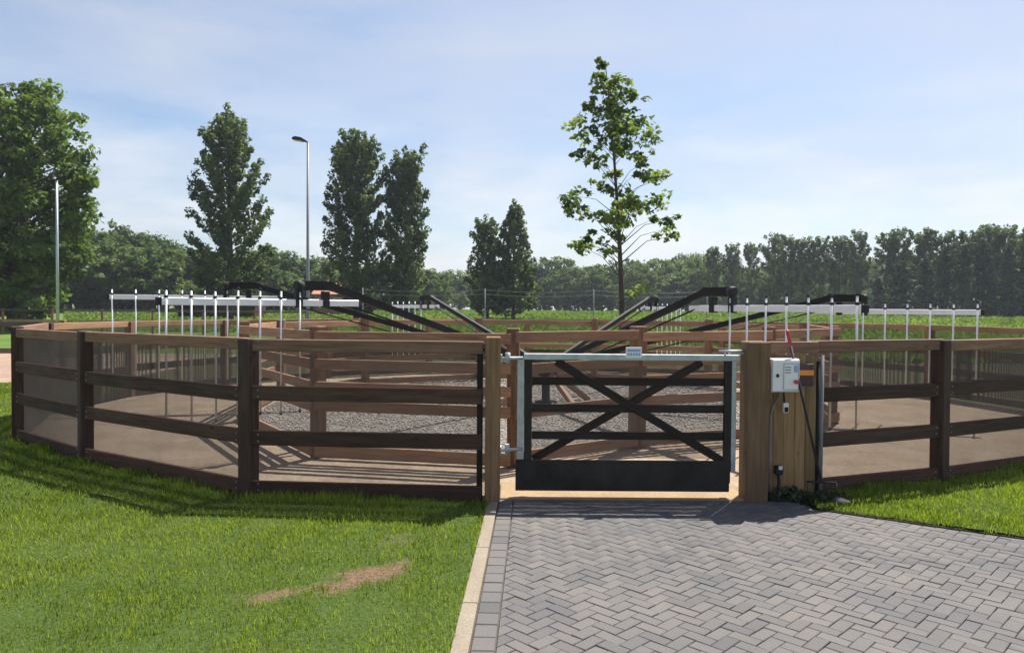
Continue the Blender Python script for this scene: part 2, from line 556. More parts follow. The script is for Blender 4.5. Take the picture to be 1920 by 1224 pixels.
# lawns
def lawn(name, poly, label, dz=0.0):
    step = 0.09
    P = np.array(poly)
    xs = np.arange(P[:, 0].min(), P[:, 0].max() + step, step)
    ys = np.arange(P[:, 1].min(), P[:, 1].max() + step, step)
    X, Y = np.meshgrid(xs, ys)
    Z = 0.012 + 0.010 * vnoise(X, Y, 3.0, 4) + 0.012 * vnoise(X, Y, 9.0, 5)
    nx, ny = len(xs), len(ys)
    i = np.arange((ny - 1) * (nx - 1))
    r, c = i // (nx - 1), i % (nx - 1)
    f = np.stack([r*nx + c, r*nx + c + 1, (r+1)*nx + c + 1, (r+1)*nx + c], 1)
    cx, cy = xs[c] + step/2, ys[r] + step/2
    f = f[in_poly(cx, cy, poly)]
    used = np.unique(f)
    re = np.zeros(nx*ny, int); re[used] = np.arange(len(used))
    v = np.stack([X.ravel(), Y.ravel(), Z.ravel()], 1)[used]
    outm = ~in_poly(v[:, 0], v[:, 1], poly)                 # pull the ragged rim onto the outline
    best = np.full(len(v), 1e9); bx_, by_ = v[:, 0].copy(), v[:, 1].copy()
    for k in range(len(poly)):
        (ax, ay), (ex, ey) = poly[k], poly[(k + 1) % len(poly)]
        ux, uy = ex - ax, ey - ay
        tt = np.clip(((v[:, 0] - ax)*ux + (v[:, 1] - ay)*uy)/(ux*ux + uy*uy), 0, 1)
        qx, qy = ax + tt*ux, ay + tt*uy
        dd = np.hypot(v[:, 0] - qx, v[:, 1] - qy)
        m_ = dd < best
        best[m_] = dd[m_]; bx_[m_] = qx[m_]; by_[m_] = qy[m_]
    v[outm, 0] = bx_[outm]; v[outm, 1] = by_[outm]
    v[:, 2] += dz
    bare = bare_mask(v[:, 0], v[:, 1])
    o = link(name, np_mesh(name, v, re[f], 4, bare), M['lawn'])
    for p in o.data.polygons: p.use_smooth = True
    return tag(o, label, kind='structure')

def bare_mask(X, Y):
    """1 where the soil shows: the worn patch in the left lawn and a fainter one near the drive"""
    def el(cx, cy, a, ra, rb):
        dx, dy = X - cx, Y - cy
        u = dx * math.cos(a) + dy * math.sin(a); v_ = -dx * math.sin(a) + dy * math.cos(a)
        return np.sqrt((u / ra) ** 2 + (v_ / rb) ** 2)
    n = (vnoise(X, Y, 9, 11) - 0.5) * 1.0 + (vnoise(X, Y, 24, 12) - 0.5) * 1.1 + (vnoise(X, Y, 60, 13) - 0.5) * 1.2
    b = np.clip((1.15 + n - el(-0.96, 4.64, 0.50, 0.27, 0.165)) * 3, 0, 1)
    b = np.maximum(b, np.clip((1.0 + n - el(-1.42, 4.36, 0.45, 0.19, 0.075)) * 2.5, 0, 0.85))
    b = np.maximum(b, np.clip((0.8 + n*1.4 - el(-0.78, 5.42, 0.1, 0.20, 0.13)) * 2, 0, 0.35))
    return b

LAWN_L = [(KX1 - 0.01, 2.2), (KX0 - 0.01, 6.62), (-2.38, 6.80), (-4.68, 8.24), (-6.29, 9.52), (-7.29, 11.7), (-7.24, 14.1), (-8.2, 16.4), (-18, 16.4), (-18, 2.2)]
LAWN_R = [(2.62, 6.36), (2.76, 6.92), (4.32, 7.50), (6.62, 8.58), (8.34, 10.28), (9.04, 12.7), (16, 14), (16, -2.3)]
lawn('lawn_left', LAWN_L, 'left lawn with a bare brown patch beside the drive')
lr = lawn('lawn_right', LAWN_R, 'right lawn wedge between the drive and the ring fence', 0.016)
board('soil_edge', (2.63, 6.345, 0.0), (9.3, right_edge_y(9.3) + 0.012, 0.0), 0.064, 0.02, M['soil'], lr, 0.006)

# ------------------------------------------------------------------ driveway
rng = np.random.RandomState(7)
random.seed(7)
DRIVE = [(KX1 + KW, 2.2), (KX0 + KW, 6.625), (2.62, 6.625), (2.62, 6.34), (9.2, right_edge_y(9.2)), (9.2, 2.2)]
PAVE_Z = 0.022
drive = sheet('driveway', DRIVE, 0.006, M['joint'], 'grey herringbone brick driveway leading to the gate')

def paver_bm(l, wd, h, ch):
    bm = bmesh.new()
    b = [bm.verts.new((sx*l/2, sy*wd/2, -h)) for sx, sy in ((-1,-1),(1,-1),(1,1),(-1,1))]
    m_ = [bm.verts.new((sx*l/2, sy*wd/2, -ch)) for sx, sy in ((-1,-1),(1,-1),(1,1),(-1,1))]
    tp = [bm.verts.new((sx*(l/2-ch), sy*(wd/2-ch), 0)) for sx, sy in ((-1,-1),(1,-1),(1,1),(-1,1))]
    for k in range(4):
        k2 = (k + 1) % 4
        bm.faces.new((b[k], b[k2], m_[k2], m_[k])); bm.faces.new((m_[k], m_[k2], tp[k2], tp[k]))
    bm.faces.new(tp)
    return bm

def me_of(bm, name, mat):
    me = bpy.data.meshes.new(name); bm.normal_update(); bm.to_mesh(me); bm.free(); me.materials.append(mat); return me

def build_pavers():
    U = 0.082
    gap = 0.0035
    rot = R(45)
    bricks = []
    for i in range(-95, 115):
        for j in range(-62, 62):
            ox, oy = i + 2*j, i - 2*j
            for (x0, y0, x1, y1) in ((0, 0, 2, 1), (2, -1, 3, 1)):
                cx, cy = (ox + (x0+x1)/2)*U, (oy + (y0+y1)/2)*U
                X = cx*math.cos(rot) - cy*math.sin(rot) + 2.0
                Y = cx*math.sin(rot) + cy*math.cos(rot) + 4.5
                bricks.append((X, Y, rot + (0 if x1 - x0 == 2 else math.pi/2)))
    A = np.array(bricks)
    EDGE = 0.125
    left = np.array([kerb_x(y) for y in A[:, 1]]) + KW + EDGE
    keep = (A[:, 0] > left - 0.12) & (A[:, 1] > 2.3) & (A[:, 1] < 6.78) & (A[:, 0] < 9.1)
    keep &= (A[:, 1] < right_edge_y(A[:, 0]) + 0.12) | (A[:, 0] < 2.60)
    A0 = A[keep]
    # cut bricks along the borders
    def clip(P, f):
        out = []
        for k in range(len(P)):
            a, b = P[k], P[(k + 1) % len(P)]
            fa, fb = f(a), f(b)
            if fa >= 0: out.append(a)
            if (fa >= 0) != (fb >= 0):
                t = fa/(fa - fb); out.append((a[0] + (b[0]-a[0])*t, a[1] + (b[1]-a[1])*t))
        return out
    fl = lambda p: p[0] - (kerb_x(p[1]) + KW + EDGE + 0.010)
    ft = lambda p: 6.622 - p[1]
    frr = lambda p: right_edge_y(p[0]) - 0.012 - p[1]
    whole = []
    for (X, Y, a) in A0:
        hl, hw = U - gap/2, U/2 - gap/2
        ca, sa = math.cos(a), math.sin(a)
        P = [(X + ca*u - sa*v_, Y + sa*u + ca*v_) for u, v_ in ((-hl, -hw), (hl, -hw), (hl, hw), (-hl, hw))]
        fs = [fl, ft] + ([frr] if X > 2.60 else [])
        if all(f(p) >= 0 for f in fs for p in P):
            whole.append((X, Y, a)); continue
        for f in fs:
            P = clip(P, f)
            if len(P) < 3: break
        if len(P) < 3: continue
        ar = 0.5*abs(sum(P[k][0]*P[(k+1) % len(P)][1] - P[(k+1) % len(P)][0]*P[k][1] for k in range(len(P))))
        if ar < 2.5e-4: continue
        bm = bmesh.new()
        cx = sum(p[0] for p in P)/len(P); cy = sum(p[1] for p in P)/len(P)
        lo = [bm.verts.new((p[0]-cx, p[1]-cy, -0.05)) for p in P]; md = [bm.verts.new((p[0]-cx, p[1]-cy, -0.004)) for p in P]
        tp = [bm.verts.new(((p[0]-cx)*0.94, (p[1]-cy)*0.94, 0)) for p in P]
        for k in range(len(P)):
            k2 = (k + 1) % len(P)
            bm.faces.new((lo[k], lo[k2], md[k2], md[k])); bm.faces.new((md[k], md[k2], tp[k2], tp[k]))
        bm.faces.new(tp)
        bmesh.ops.recalc_face_normals(bm, faces=bm.faces)
        o = bm_obj('cut_paver', bm, M['paver'], drive, Matrix.Translation((cx, cy, PAVE_Z + random.uniform(-.0015, .0015))))
    A = np.array(whole)
    # size in view decides which are parts of their own
    px = 960 + A[:, 0] / A[:, 1] * FPX
    py = 579 + EYE / A[:, 1] * FPX
    vis = (px < 1935) & (py < 1232)
    order = np.argsort(np.where(vis, A[:, 1], 1e3))
    near, rest = A[order[:300]], A[order[300:]]
    me = me_of(paver_bm(2*U - gap, U - gap, 0.05, 0.0035), 'paver', M['paver'])
    for X, Y, a in near:
        o = bpy.data.objects.new('paver', me); COL.objects.link(o)
        o.location = (X, Y, PAVE_Z + random.uniform(-0.0025, 0.002))
        o.rotation_euler = (random.gauss(0, 0.012), random.gauss(0, 0.012), a + random.gauss(0, 0.010))
        o.parent = drive
    tv = np.array([v.co[:] for v in me.vertices]); tf = np.array([list(p.vertices) for p in me.polygons])
    n = len(rest)
    ca, sa = np.cos(rest[:, 2]), np.sin(rest[:, 2])
    t1 = rng.normal(0, 0.012, n); t2 = rng.normal(0, 0.012, n)
    V = np.empty((n, len(tv), 3))
    V[:, :, 0] = rest[:, 0:1] + ca[:, None]*tv[:, 0] - sa[:, None]*tv[:, 1]
    V[:, :, 1] = rest[:, 1:2] + sa[:, None]*tv[:, 0] + ca[:, None]*tv[:, 1]
    V[:, :, 2] = PAVE_Z + tv[:, 2] + t1[:, None]*tv[:, 0] + t2[:, None]*tv[:, 1] + rng.uniform(-.002, .002, n)[:, None]
    F = (np.arange(n)[:, None, None]*len(tv) + tf[None]).reshape(-1, 4)
    ti = np.repeat(rng.uniform(0, 1, n), len(tv))
    o = link('distant_pavers', np_mesh('distant_pavers', V.reshape(-1, 3), F, 4, ti), M['paver'], drive)
    o['kind'] = 'stuff'
    # soldier course along the kerb
    L_ = 0.155
    me2 = me_of(paver_bm(EDGE - 0.006, L_ - 0.006, 0.05, 0.005), 'edge_block', M['paver'])
    y = 2.35
    ang = math.atan2(KX0 - KX1, KY0 - KY1)
    while y < 6.60:
        o = bpy.data.objects.new('edge_block', me2); COL.objects.link(o)
        o.location = (kerb_x(y) + KW + EDGE/2 + 0.004, y, PAVE_Z + 0.002 + random.uniform(-.0015, .0015))
        o.rotation_euler = (random.gauss(0, .006), random.gauss(0, .006), -ang)
        o.parent = drive
        y += L_
build_pavers()

# concrete kerb strip in lengths of one metre
kerb = empty('kerb_strip', (kerb_x(4.4) + KW/2, 4.4, 0))
tag(kerb, 'pale concrete edging strip between left lawn and brick drive', kind='structure')
y = 2.25
while y < 6.5:
    y2 = min(y + 0.995, 6.50)
    a = Vector((kerb_x(y) + KW/2, y, 0.0)); b = Vector((kerb_x(y2) + KW/2, y2, 0.0))
    board('kerb_stone', a, b, 0.07, KW - 0.004, M['kerb'], kerb, 0.006)
    y = y2 + 0.005
slab = box_obj('gate_threshold', (-0.10, 6.63, -0.10), (2.12, 7.24, 0.034), M['slab'], bev=0.008)
tag(slab, 'sunlit tan concrete threshold slab under the gate', kind='structure')

# ------------------------------------------------------------------ fences
def post_obj(name, x, y, z0, z1, wd, mat, parent, rz=0.0, lean=0.0, bev=0.008):
    m = Matrix.Translation((x, y, 0)) @ Matrix.Rotation(rz, 4, 'Z') @ Matrix.Rotation(lean, 4, 'X')
    bm = bmesh.new()
    add_box(bm, (-wd/2, -wd/2, z0), (wd/2, wd/2, z1), 0, bev)
    return bm_obj(name, bm, mat, parent, m)

def net_panel(name, a, b, z0, z1, parent, sp=0.008, tw=0.0014):
    """real woven net: thin threads both ways between two posts"""
    a, b = Vector((a[0], a[1], 0)), Vector((b[0], b[1], 0))
    d = (b - a); l = d.length; d.normalize()
    nrm = Vector((-d.y, d.x, 0))
    h = tw / 2
    V, F = [], []
    def strip(p, q, u, v):
        base = len(V)
        for c in (p, q):
            for su, sv in ((-1, -1), (1, -1), (1, 1), (-1, 1)):
                V.append(c + u * (su * h) + v * (sv * h))
        for k in range(4):
            k2 = (k + 1) % 4
            F.append((base + k, base + k2, base + 4 + k2, base + 4 + k))
    Z = Vector((0, 0, 1))
    n = int(l / sp)
    for i in range(n + 1):
        p = a + d * (l * i / n)
        strip(p + Z * z0, p + Z * z1, d, nrm)
    n = int((z1 - z0) / sp)
    for i in range(n + 1):
        zz = Z * (z0 + (z1 - z0) * i / n)
        strip(a + zz + nrm * tw, b + zz + nrm * tw, Z, nrm)
    me = np_mesh(name, np.array([v[:] for v in V]), np.array(F), 4)
    return link(name, me, M['net'], parent)

def ring_dir(p):
    v = Vector((p[0] - CEN[0], p[1] - CEN[1])); v.normalize(); return v

outer = empty('outer_ring_fence', (CEN[0], CEN[1], 0))
tag(outer, 'outer ring fence of dark brown rails and posts with fine dark netting', 'fence')
RAILS = [(1.385, 0.108), (0.945, 0.135), (0.543, 0.135), (0.100, 0.13)]
def build_outer():
    n = len(OUT)
    for i in range(1, 18):
        x, y = OUT[i]
        d = ring_dir((x, y)); rz = math.atan2(d.y, d.x)
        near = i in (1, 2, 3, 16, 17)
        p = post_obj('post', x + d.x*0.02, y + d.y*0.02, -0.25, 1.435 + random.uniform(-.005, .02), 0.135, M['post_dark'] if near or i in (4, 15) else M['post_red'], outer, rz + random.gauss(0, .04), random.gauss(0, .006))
    lp = post_obj('gate_post', -0.165, 6.58, -0.25, 1.475, 0.135, M['post_tan'], outer, 0.03, 0, 0.010)
    lp['label'] = 'lighter brown square gate post at the hinge side'
    rp = post_obj('gate_post', 2.185, 6.70, -0.25, 1.445, 0.205, M['post_tan'], outer, 0.02, 0, 0.010)
    rp['label'] = 'wide light brown gate post beside the control box'
    segs = [(i, i + 1) for i in range(0, 18)]
    for k, (i, j) in enumerate(segs):
        a, b = Vector((*OUT[i], 0)), Vector((*OUT[j], 0))
        d = (b - a).normalized()
        if i == 0: a = a + d * 0.07
        if j == 18: b = b + d * 0.0
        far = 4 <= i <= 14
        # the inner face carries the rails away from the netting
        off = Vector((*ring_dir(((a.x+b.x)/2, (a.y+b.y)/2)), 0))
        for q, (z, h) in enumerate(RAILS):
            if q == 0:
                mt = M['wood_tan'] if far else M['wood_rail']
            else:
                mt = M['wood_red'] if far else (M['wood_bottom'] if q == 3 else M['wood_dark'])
            oo = off * (0.05 if q else 0.03)
            zz = z + random.gauss(0, 0.006)
            board('rail', a + oo + Vector((0, 0, zz)) + d*0.004, b + oo + Vector((0, 0, zz + random.gauss(0, .006))) - d*0.004, h, 0.036 if q else 0.06, mt, outer)
        net_panel('netting', (a - off*0.03), (b - off*0.03), 0.05, 1.34, outer, 0.008 if not far else 0.012, 0.0019 if not far else 0.0027)
    for i in (1, 2, 3, 16, 17):
        x, y = OUT[i]
        for sgn, j in ((-1, i - 1), (1, i + 1)):
            d = Vector((OUT[j][0] - x, OUT[j][1] - y, 0)).normalized()
            mid = ((x + OUT[j][0])/2, (y + OUT[j][1])/2)
            nv = Vector((*ring_dir(mid), 0))
            nv = (nv - d*nv.dot(d)).normalized()
            for q, (z, h) in enumerate(RAILS):
                for dz in (-0.03, 0.03):
                    c = Vector((x, y, z + dz)) + d*0.105 + nv*(0.05 + 0.018 + 0.004 if q else 0.03 + 0.03 + 0.004)
                    bm = bmesh.new(); add_tube(bm, [c - nv*0.012, c + nv*0.002], 0.008, 6)
                    bm_obj('screw', bm, M['conduit'], outer)
    # thin black steel post by the hinge post, galvanised post at the boarding end
    bm = bmesh.new(); add_box(bm, (-0.305, 6.57, -0.1), (-0.255, 6.62, 1.34), 0, 0.004)
    bm_obj('steel_post', bm, M['black'], outer)
build_outer()

inner = empty('inner_ring_fence', (CEN[0], CEN[1], 0))
tag(inner, 'inner ring fence of reddish brown rails around the gravel middle', 'fence')
def build_inner():
    n = len(INN)
    R2 = [(1.40, 0.115), (1.085, 0.115), (0.84, 0.11), (0.60, 0.12), (0.105, 0.135)]
    for i, (x, y) in enumerate(INN):
        d = ring_dir((x, y)); rz = math.atan2(d.y, d.x)
        post_obj('post', x, y, -0.2, 1.50 + random.uniform(-.01, .02), 0.135 if i not in (11,) else 0.17, M['post_red'], inner, rz + random.gauss(0, .05), random.gauss(0, .006))
        j = (i + 1) % n
        a, b = Vector((x, y, 0)), Vector((*INN[j], 0))
        off = Vector((*ring_dir(((a.x+b.x)/2, (a.y+b.y)/2)), 0)) * 0.085
        dd = (b - a).normalized()
        for q, (z, h) in enumerate(R2):
            if i == 11 and q == 2: continue
            zz = z + random.gauss(0, 0.008)
            board('rail', a + off + dd*0.01 + Vector((0, 0, zz)), b + off - dd*0.01 + Vector((0, 0, zz + random.gauss(0, .008))), h, 0.038, M['wood_red'], inner)
build_inner()

# ------------------------------------------------------------------ gate
def build_gate():
    gy = 6.735
    g = empty('gate', (1.02, gy, 0.05))
    tag(g, 'black framed field gate with crossed braces and pale steel top bar', 'gate')
    X0, X1 = 0.050, 2.025
    def bx(name, lo, hi, mat, bev=0.003):
        return box_obj(name, lo, hi, mat, g, None, bev)
    def zpx(py): return EYE - (py - 580.5) / FPX * gy
    # stiles (black) with pale steel edge strips
    bx('stile', (X0 + 0.065, gy - 0.025, zpx(905)), (X0 + 0.135, gy + 0.025, zpx(676)), M['black_board'])
    bx('stile', (X1 - 0.105, gy - 0.025, zpx(905)), (X1 - 0.045, gy + 0.025, zpx(676)), M['black_board'])
    bx('edge_strip', (X0 + 0.002, gy - 0.03, zpx(890)), (X0 + 0.062, gy + 0.03, zpx(674)), M['galv'])
    bx('edge_strip', (X1 - 0.042, gy - 0.03, zpx(884)), (X1, gy + 0.03, zpx(674)), M['galv'])
    bx('top_bar', (X0 + 0.06, gy - 0.036, zpx(675)), (X1 + 0.03, gy + 0.036, zpx(664)), M['galv'])
    for py0, py1 in ((723, 708), (774, 759), (825, 810)):
        bx('rail', (X0 + 0.137, gy + 0.0, zpx(py0)), (X1 - 0.107, gy + 0.022, zpx(py1)), M['gate_wood'])
    kb = bx('kickboard', (X0 - 0.01, gy - 0.05, zpx(920)), (X1 - 0.06, gy - 0.028, zpx(862)), M['black_board'])
    # crossed braces
    za, zb = zpx(678), zpx(864)
    board('brace', (X0 + 0.35, gy - 0.012, za), (X1 - 0.11, gy - 0.012, zb), 0.075, 0.018, M['gate_wood'], g)
    board('brace', (X0 + 0.15, gy + 0.0325, zb), (X1 - 0.30, gy + 0.0325, za), 0.075, 0.018, M['gate_wood'], g)
    # maker's plate in the middle of the top bar
    c = at(1189, 661, gy - 0.05)
    pl = bx('name_plate', (c.x - 0.072, gy - 0.052, c.z - 0.048), (c.x + 0.072, gy - 0.044, c.z + 0.048), M['white_paint'], 0.002)
    bm = bmesh.new()
    add_box(bm, (c.x - 0.058, gy - 0.056, c.z + 0.010), (c.x + 0.058, gy - 0.0525, c.z + 0.030))
    for k in range(5):
        add_box(bm, (c.x - 0.055 + k*0.024, gy - 0.056, c.z - 0.028), (c.x - 0.040 + k*0.024, gy - 0.0525, c.z - 0.004))
    o = bm_obj('blurred_print', bm, M['blue'], pl)
    # hinge straps and pins at the left, latch at the right top
    for py in (672, 842):
        z = zpx(py)
        bm = bmesh.new()
        add_tube(bm, [(-0.10, gy - 0.10, z), (X0 + 0.05, gy - 0.045, z)], 0.014, 8)
        add_tube(bm, [(-0.035, gy - 0.078, z - 0.05), (-0.035, gy - 0.078, z + 0.05)], 0.022, 8)
        add_box(bm, (-0.098, gy - 0.16, z - 0.035), (-0.085, gy - 0.05, z + 0.035))
        bm_obj('hinge', bm, M['galv'], g, None, False)
    bm = bmesh.new()
    z = zpx(658)
    add_box(bm, (X1 - 0.06, gy - 0.05, z - 0.018), (X1 + 0.07, gy - 0.037, z + 0.018))
    add_tube(bm, [(X1 - 0.17, gy - 0.052, z + 0.008), (X1 + 0.085, gy - 0.052, z + 0.008)], 0.010, 8)
    add_tube(bm, [(X1 - 0.12, gy - 0.052, z + 0.004), (X1 - 0.12, gy - 0.075, z - 0.03)], 0.008, 6)
    bm_obj('latch', bm, M['galv'], g)
    # fine net behind the rails
    net_panel('netting', (X0 + 0.12, gy + 0.05), (X1 - 0.08, gy + 0.05), zpx(862), zpx(676), g, 0.008, 0.0020)
build_gate()

# ------------------------------------------------------------------ boarding with the control box
def build_boarding():
    y0 = 6.80
    s = empty('plank_screen', (2.60, y0, 0))
    tag(s, 'upright brown plank screen carrying the control box beside the gate', 'screen')
    x = 2.300
    ws = [0.085, 0.092, 0.10, 0.092, 0.096]
    for k, wd in enumerate(ws):
        bm = bmesh.new()
        dy = random.uniform(-0.006, 0.006)
        add_box(bm, (-wd/2, -0.014, -0.95), (wd/2, 0.014, 0.40), 0, 0.004)
        m = Matrix.Translation((x + wd/2, y0 + dy + 0.03*k*0.2, 0.92)) @ Matrix.Rotation(random.gauss(0, .004), 4, 'Y')
        bm_obj('plank', bm, M['plank'], s, m)
        x += wd + 0.005
    board('cap_rail', (2.34, y0 - 0.005, 1.385), (2.80, y0 + 0.045, 1.385), 0.108, 0.075, M['wood_rail'], s)
    # galvanised post at the free end of the boards
    bm = bmesh.new(); add_tube(bm, [(2.845, 6.83, -0.1), (2.845, 6.83, 1.315)], 0.017, 10)
    o = bm_obj('steel_post', bm, M['conduit'], s); o['label'] = 'slim galvanised tube at the end of the planks'
    bm = bmesh.new(); add_tube(bm, [(2.80, 6.81, -0.1), (2.80, 6.81, 1.26)], 0.017, 8)
    bm_obj('steel_post', bm, M['black'], s)

    def zpx(py): return EYE - (py - 583) / FPX * 6.7
    cb = empty('control_box', (2.44, 6.70, zpx(703)))
    tag(cb, 'light grey electrical control box with red switch on the planks', 'control box')
    def bx(name, lo, hi, mat, par, bev=0.004): return box_obj(name, lo, hi, mat, par, None, bev)
    bx('cabinet', (2.305, 6.615, zpx(734)), (2.555, 6.778, zpx(672)), M['grey_plastic'], cb, 0.006)
    dr = bx('door', (2.312, 6.598, zpx(732)), (2.550, 6.613, zpx(674)), M['white_paint'], cb, 0.004)
    bx('lock', (2.342, 6.590, zpx(706)), (2.366, 6.597, zpx(700)), M['rubber'], dr, 0.001)
    pn = bx('label_panel', (2.405, 6.592, zpx(729)), (2.540, 6.5965, zpx(680)), M['white_paint'], dr, 0.001)
    bm = bmesh.new()                                       # thin dark line round the panel and rows of small print
    for lo, hi in (((2.405, 729), (2.409, 680)), ((2.536, 729), (2.540, 680)), ((2.41, 729), (2.535, 728.2)), ((2.41, 681), (2.535, 680.2))):
        add_box(bm, (lo[0], 6.5890, zpx(lo[1])), (hi[0], 6.5915, zpx(hi[1])))
    for q in range(3):
        add_box(bm, (2.418, 6.5890, zpx(688 + 5*q)), (2.470, 6.5915, zpx(686.3 + 5*q)))
    bm_obj('printed_lines', bm, M['conduit'], pn)
    bx('key_pad', (2.497, 6.5840, zpx(696)), (2.527, 6.5915, zpx(684)), M['blue'], pn, 0.001)
    bm = bmesh.new(); add_tube(bm, [(2.512, 6.5915, zpx(714)), (2.512, 6.565, zpx(714))], [0.017, 0.020], 12)
    bm_obj('stop_switch', bm, M['red'], pn)

    sk = empty('socket_box', (2.485, 6.74, zpx(768)))
    tag(sk, 'small pale socket below the grey control box', 'socket')
    bx('housing', (2.462, 6.735, zpx(776)), (2.510, 6.788, zpx(757)), M['white_paint'], sk)
    bx('cover_flap', (2.470, 6.722, zpx(774)), (2.502, 6.733, zpx(765)), M['rubber'], sk, 0.002)
    bm = bmesh.new(); add_tube(bm, [(2.475, 6.757, zpx(758)), (2.470, 6.75, zpx(747)), (2.455, 6.72, zpx(735))], 0.009, 6)
    bm_obj('cable', bm, M['rubber'], sk)

    bm = bmesh.new()
    add_tube(bm, [(2.43, 6.72, zpx(736)), (2.42, 6.745, zpx(745)), (2.375, 6.762, zpx(765)), (2.352, 6.765, zpx(785)), (2.350, 6.765, zpx(860)), (2.350, 6.765, 0.02)], 0.012, 8)
    o = bm_obj('conduit_pipe', bm, M['conduit']); tag(o, 'grey conduit pipe running down the left plank edge', 'conduit')

    lb = empty('outdoor_plug', (2.44, 6.70, 0.22))
    tag(lb, 'black cable plug with pale cap low on the planks', 'plug')
    bx('housing', (2.395, 6.72, 0.235), (2.465, 6.783, 0.315), M['rubber'], lb, 0.01)
    bx('cap', (2.418, 6.708, 0.285), (2.452, 6.719, 0.318), M['white_paint'], lb, 0.003)
    bm = bmesh.new(); add_tube(bm, [(2.43, 6.75, 0.236), (2.432, 6.74, 0.15), (2.40, 6.72, 0.06), (2.42, 6.70, 0.0)], 0.014, 8)
    bm_obj('cable', bm, M['rubber'], lb)

    ob = empty('warning_block', (2.66, 6.72, zpx(700)))
    tag(ob, 'dark maroon block with an orange band right of control box', 'block')
    bx('block', (2.575, 6.70, zpx(724)), (2.715, 6.775, zpx(682)), M['maroon'], ob, 0.006)
    bx('orange_band', (2.577, 6.690, zpx(704)), (2.713, 6.699, zpx(694)), M['orange'], ob, 0.002)

    br = empty('leaning_tool', (2.90, 6.60, 0.0))
    tag(br, 'thin dark tool with red grip leaning on the planks', 'tool')
    a = at(1476, 618, 6.70); b = at(1545, 905, 6.42)
    d = (b - a)
    bm = bmesh.new(); add_tube(bm, [a + d*0.09, b], 0.012, 8); bm_obj('handle', bm, M['rubber'], br)
    bm = bmesh.new(); add_tube(bm, [a, a + d*0.02, a + d*0.10, a + d*0.115], [0.010, 0.017, 0.016, 0.012], 10); bm_obj('grip', bm, M['red'], br)
    bm = bmesh.new()
    add_tube(bm, [b + Vector((-0.12, 0.02, 0.0)), b + Vector((0.12, -0.02, 0.0))], 0.010, 6)
    for k in range(6):
        p = b + Vector((-0.12 + 0.048*k, 0.02 - 0.008*k, 0))
        add_tube(bm, [p, p + Vector((0.004, -0.03, -0.10))], [0.006, 0.004], 5)
    bm_obj('tines', bm, M['rubber'], br)
build_boarding()

def build_gravel():
    r = np.random.RandomState(23)
    n = 28000
    X = r.uniform(-4.4, 5.7, n); Y = 8.0 + 10*r.uniform(0, 1, n)**1.35
    k = in_poly(X, Y, INN); X, Y = X[k], Y[k]; n = len(X)
    S = r.uniform(0.009, 0.020, n)*np.clip(Y/10, 0.9, 1.5)
    oc = np.array([(1, 0, 0), (0, 1, 0), (-1, 0, 0), (0, -1, 0), (0, 0, 1), (0, 0, -0.6)], float)
    of = np.array([(0, 1, 4), (1, 2, 4), (2, 3, 4), (3, 0, 4), (1, 0, 5), (2, 1, 5), (3, 2, 5), (0, 3, 5)])
    a = r.uniform(0, 6.28, n); ca, sa = np.cos(a), np.sin(a)
    P = oc[None]*S[:, None, None]*r.uniform(0.6, 1.3, (n, 6, 1))
    V = np.empty((n, 6, 3))
    V[:, :, 0] = X[:, None] + ca[:, None]*P[:, :, 0] - sa[:, None]*P[:, :, 1]
    V[:, :, 1] = Y[:, None] + sa[:, None]*P[:, :, 0] + ca[:, None]*P[:, :, 1]
    V[:, :, 2] = 0.026 + P[:, :, 2]*0.7
    F = (np.arange(n)[:, None, None]*6 + of[None]).reshape(-1, 3)
    m, t, out = node_mat('gravel_stone')
    at_ = t.nodes.new('ShaderNodeAttribute'); at_.attribute_name = 'tint'
    principled(t, out, ramp(t, at_.outputs['Fac'], [(0, (0.19, 0.17, 0.15)), (0.6, (0.32, 0.29, 0.26)), (1, (0.45, 0.41, 0.37))]), 0.85)
    o = link('gravel', np_mesh('gravel', V.reshape(-1, 3), F, 3, np.repeat(r.uniform(0, 1, n), 6)), m)
    tag(o, 'loose grey gravel inside the inner fence', 'gravel', kind='stuff')
build_gravel()

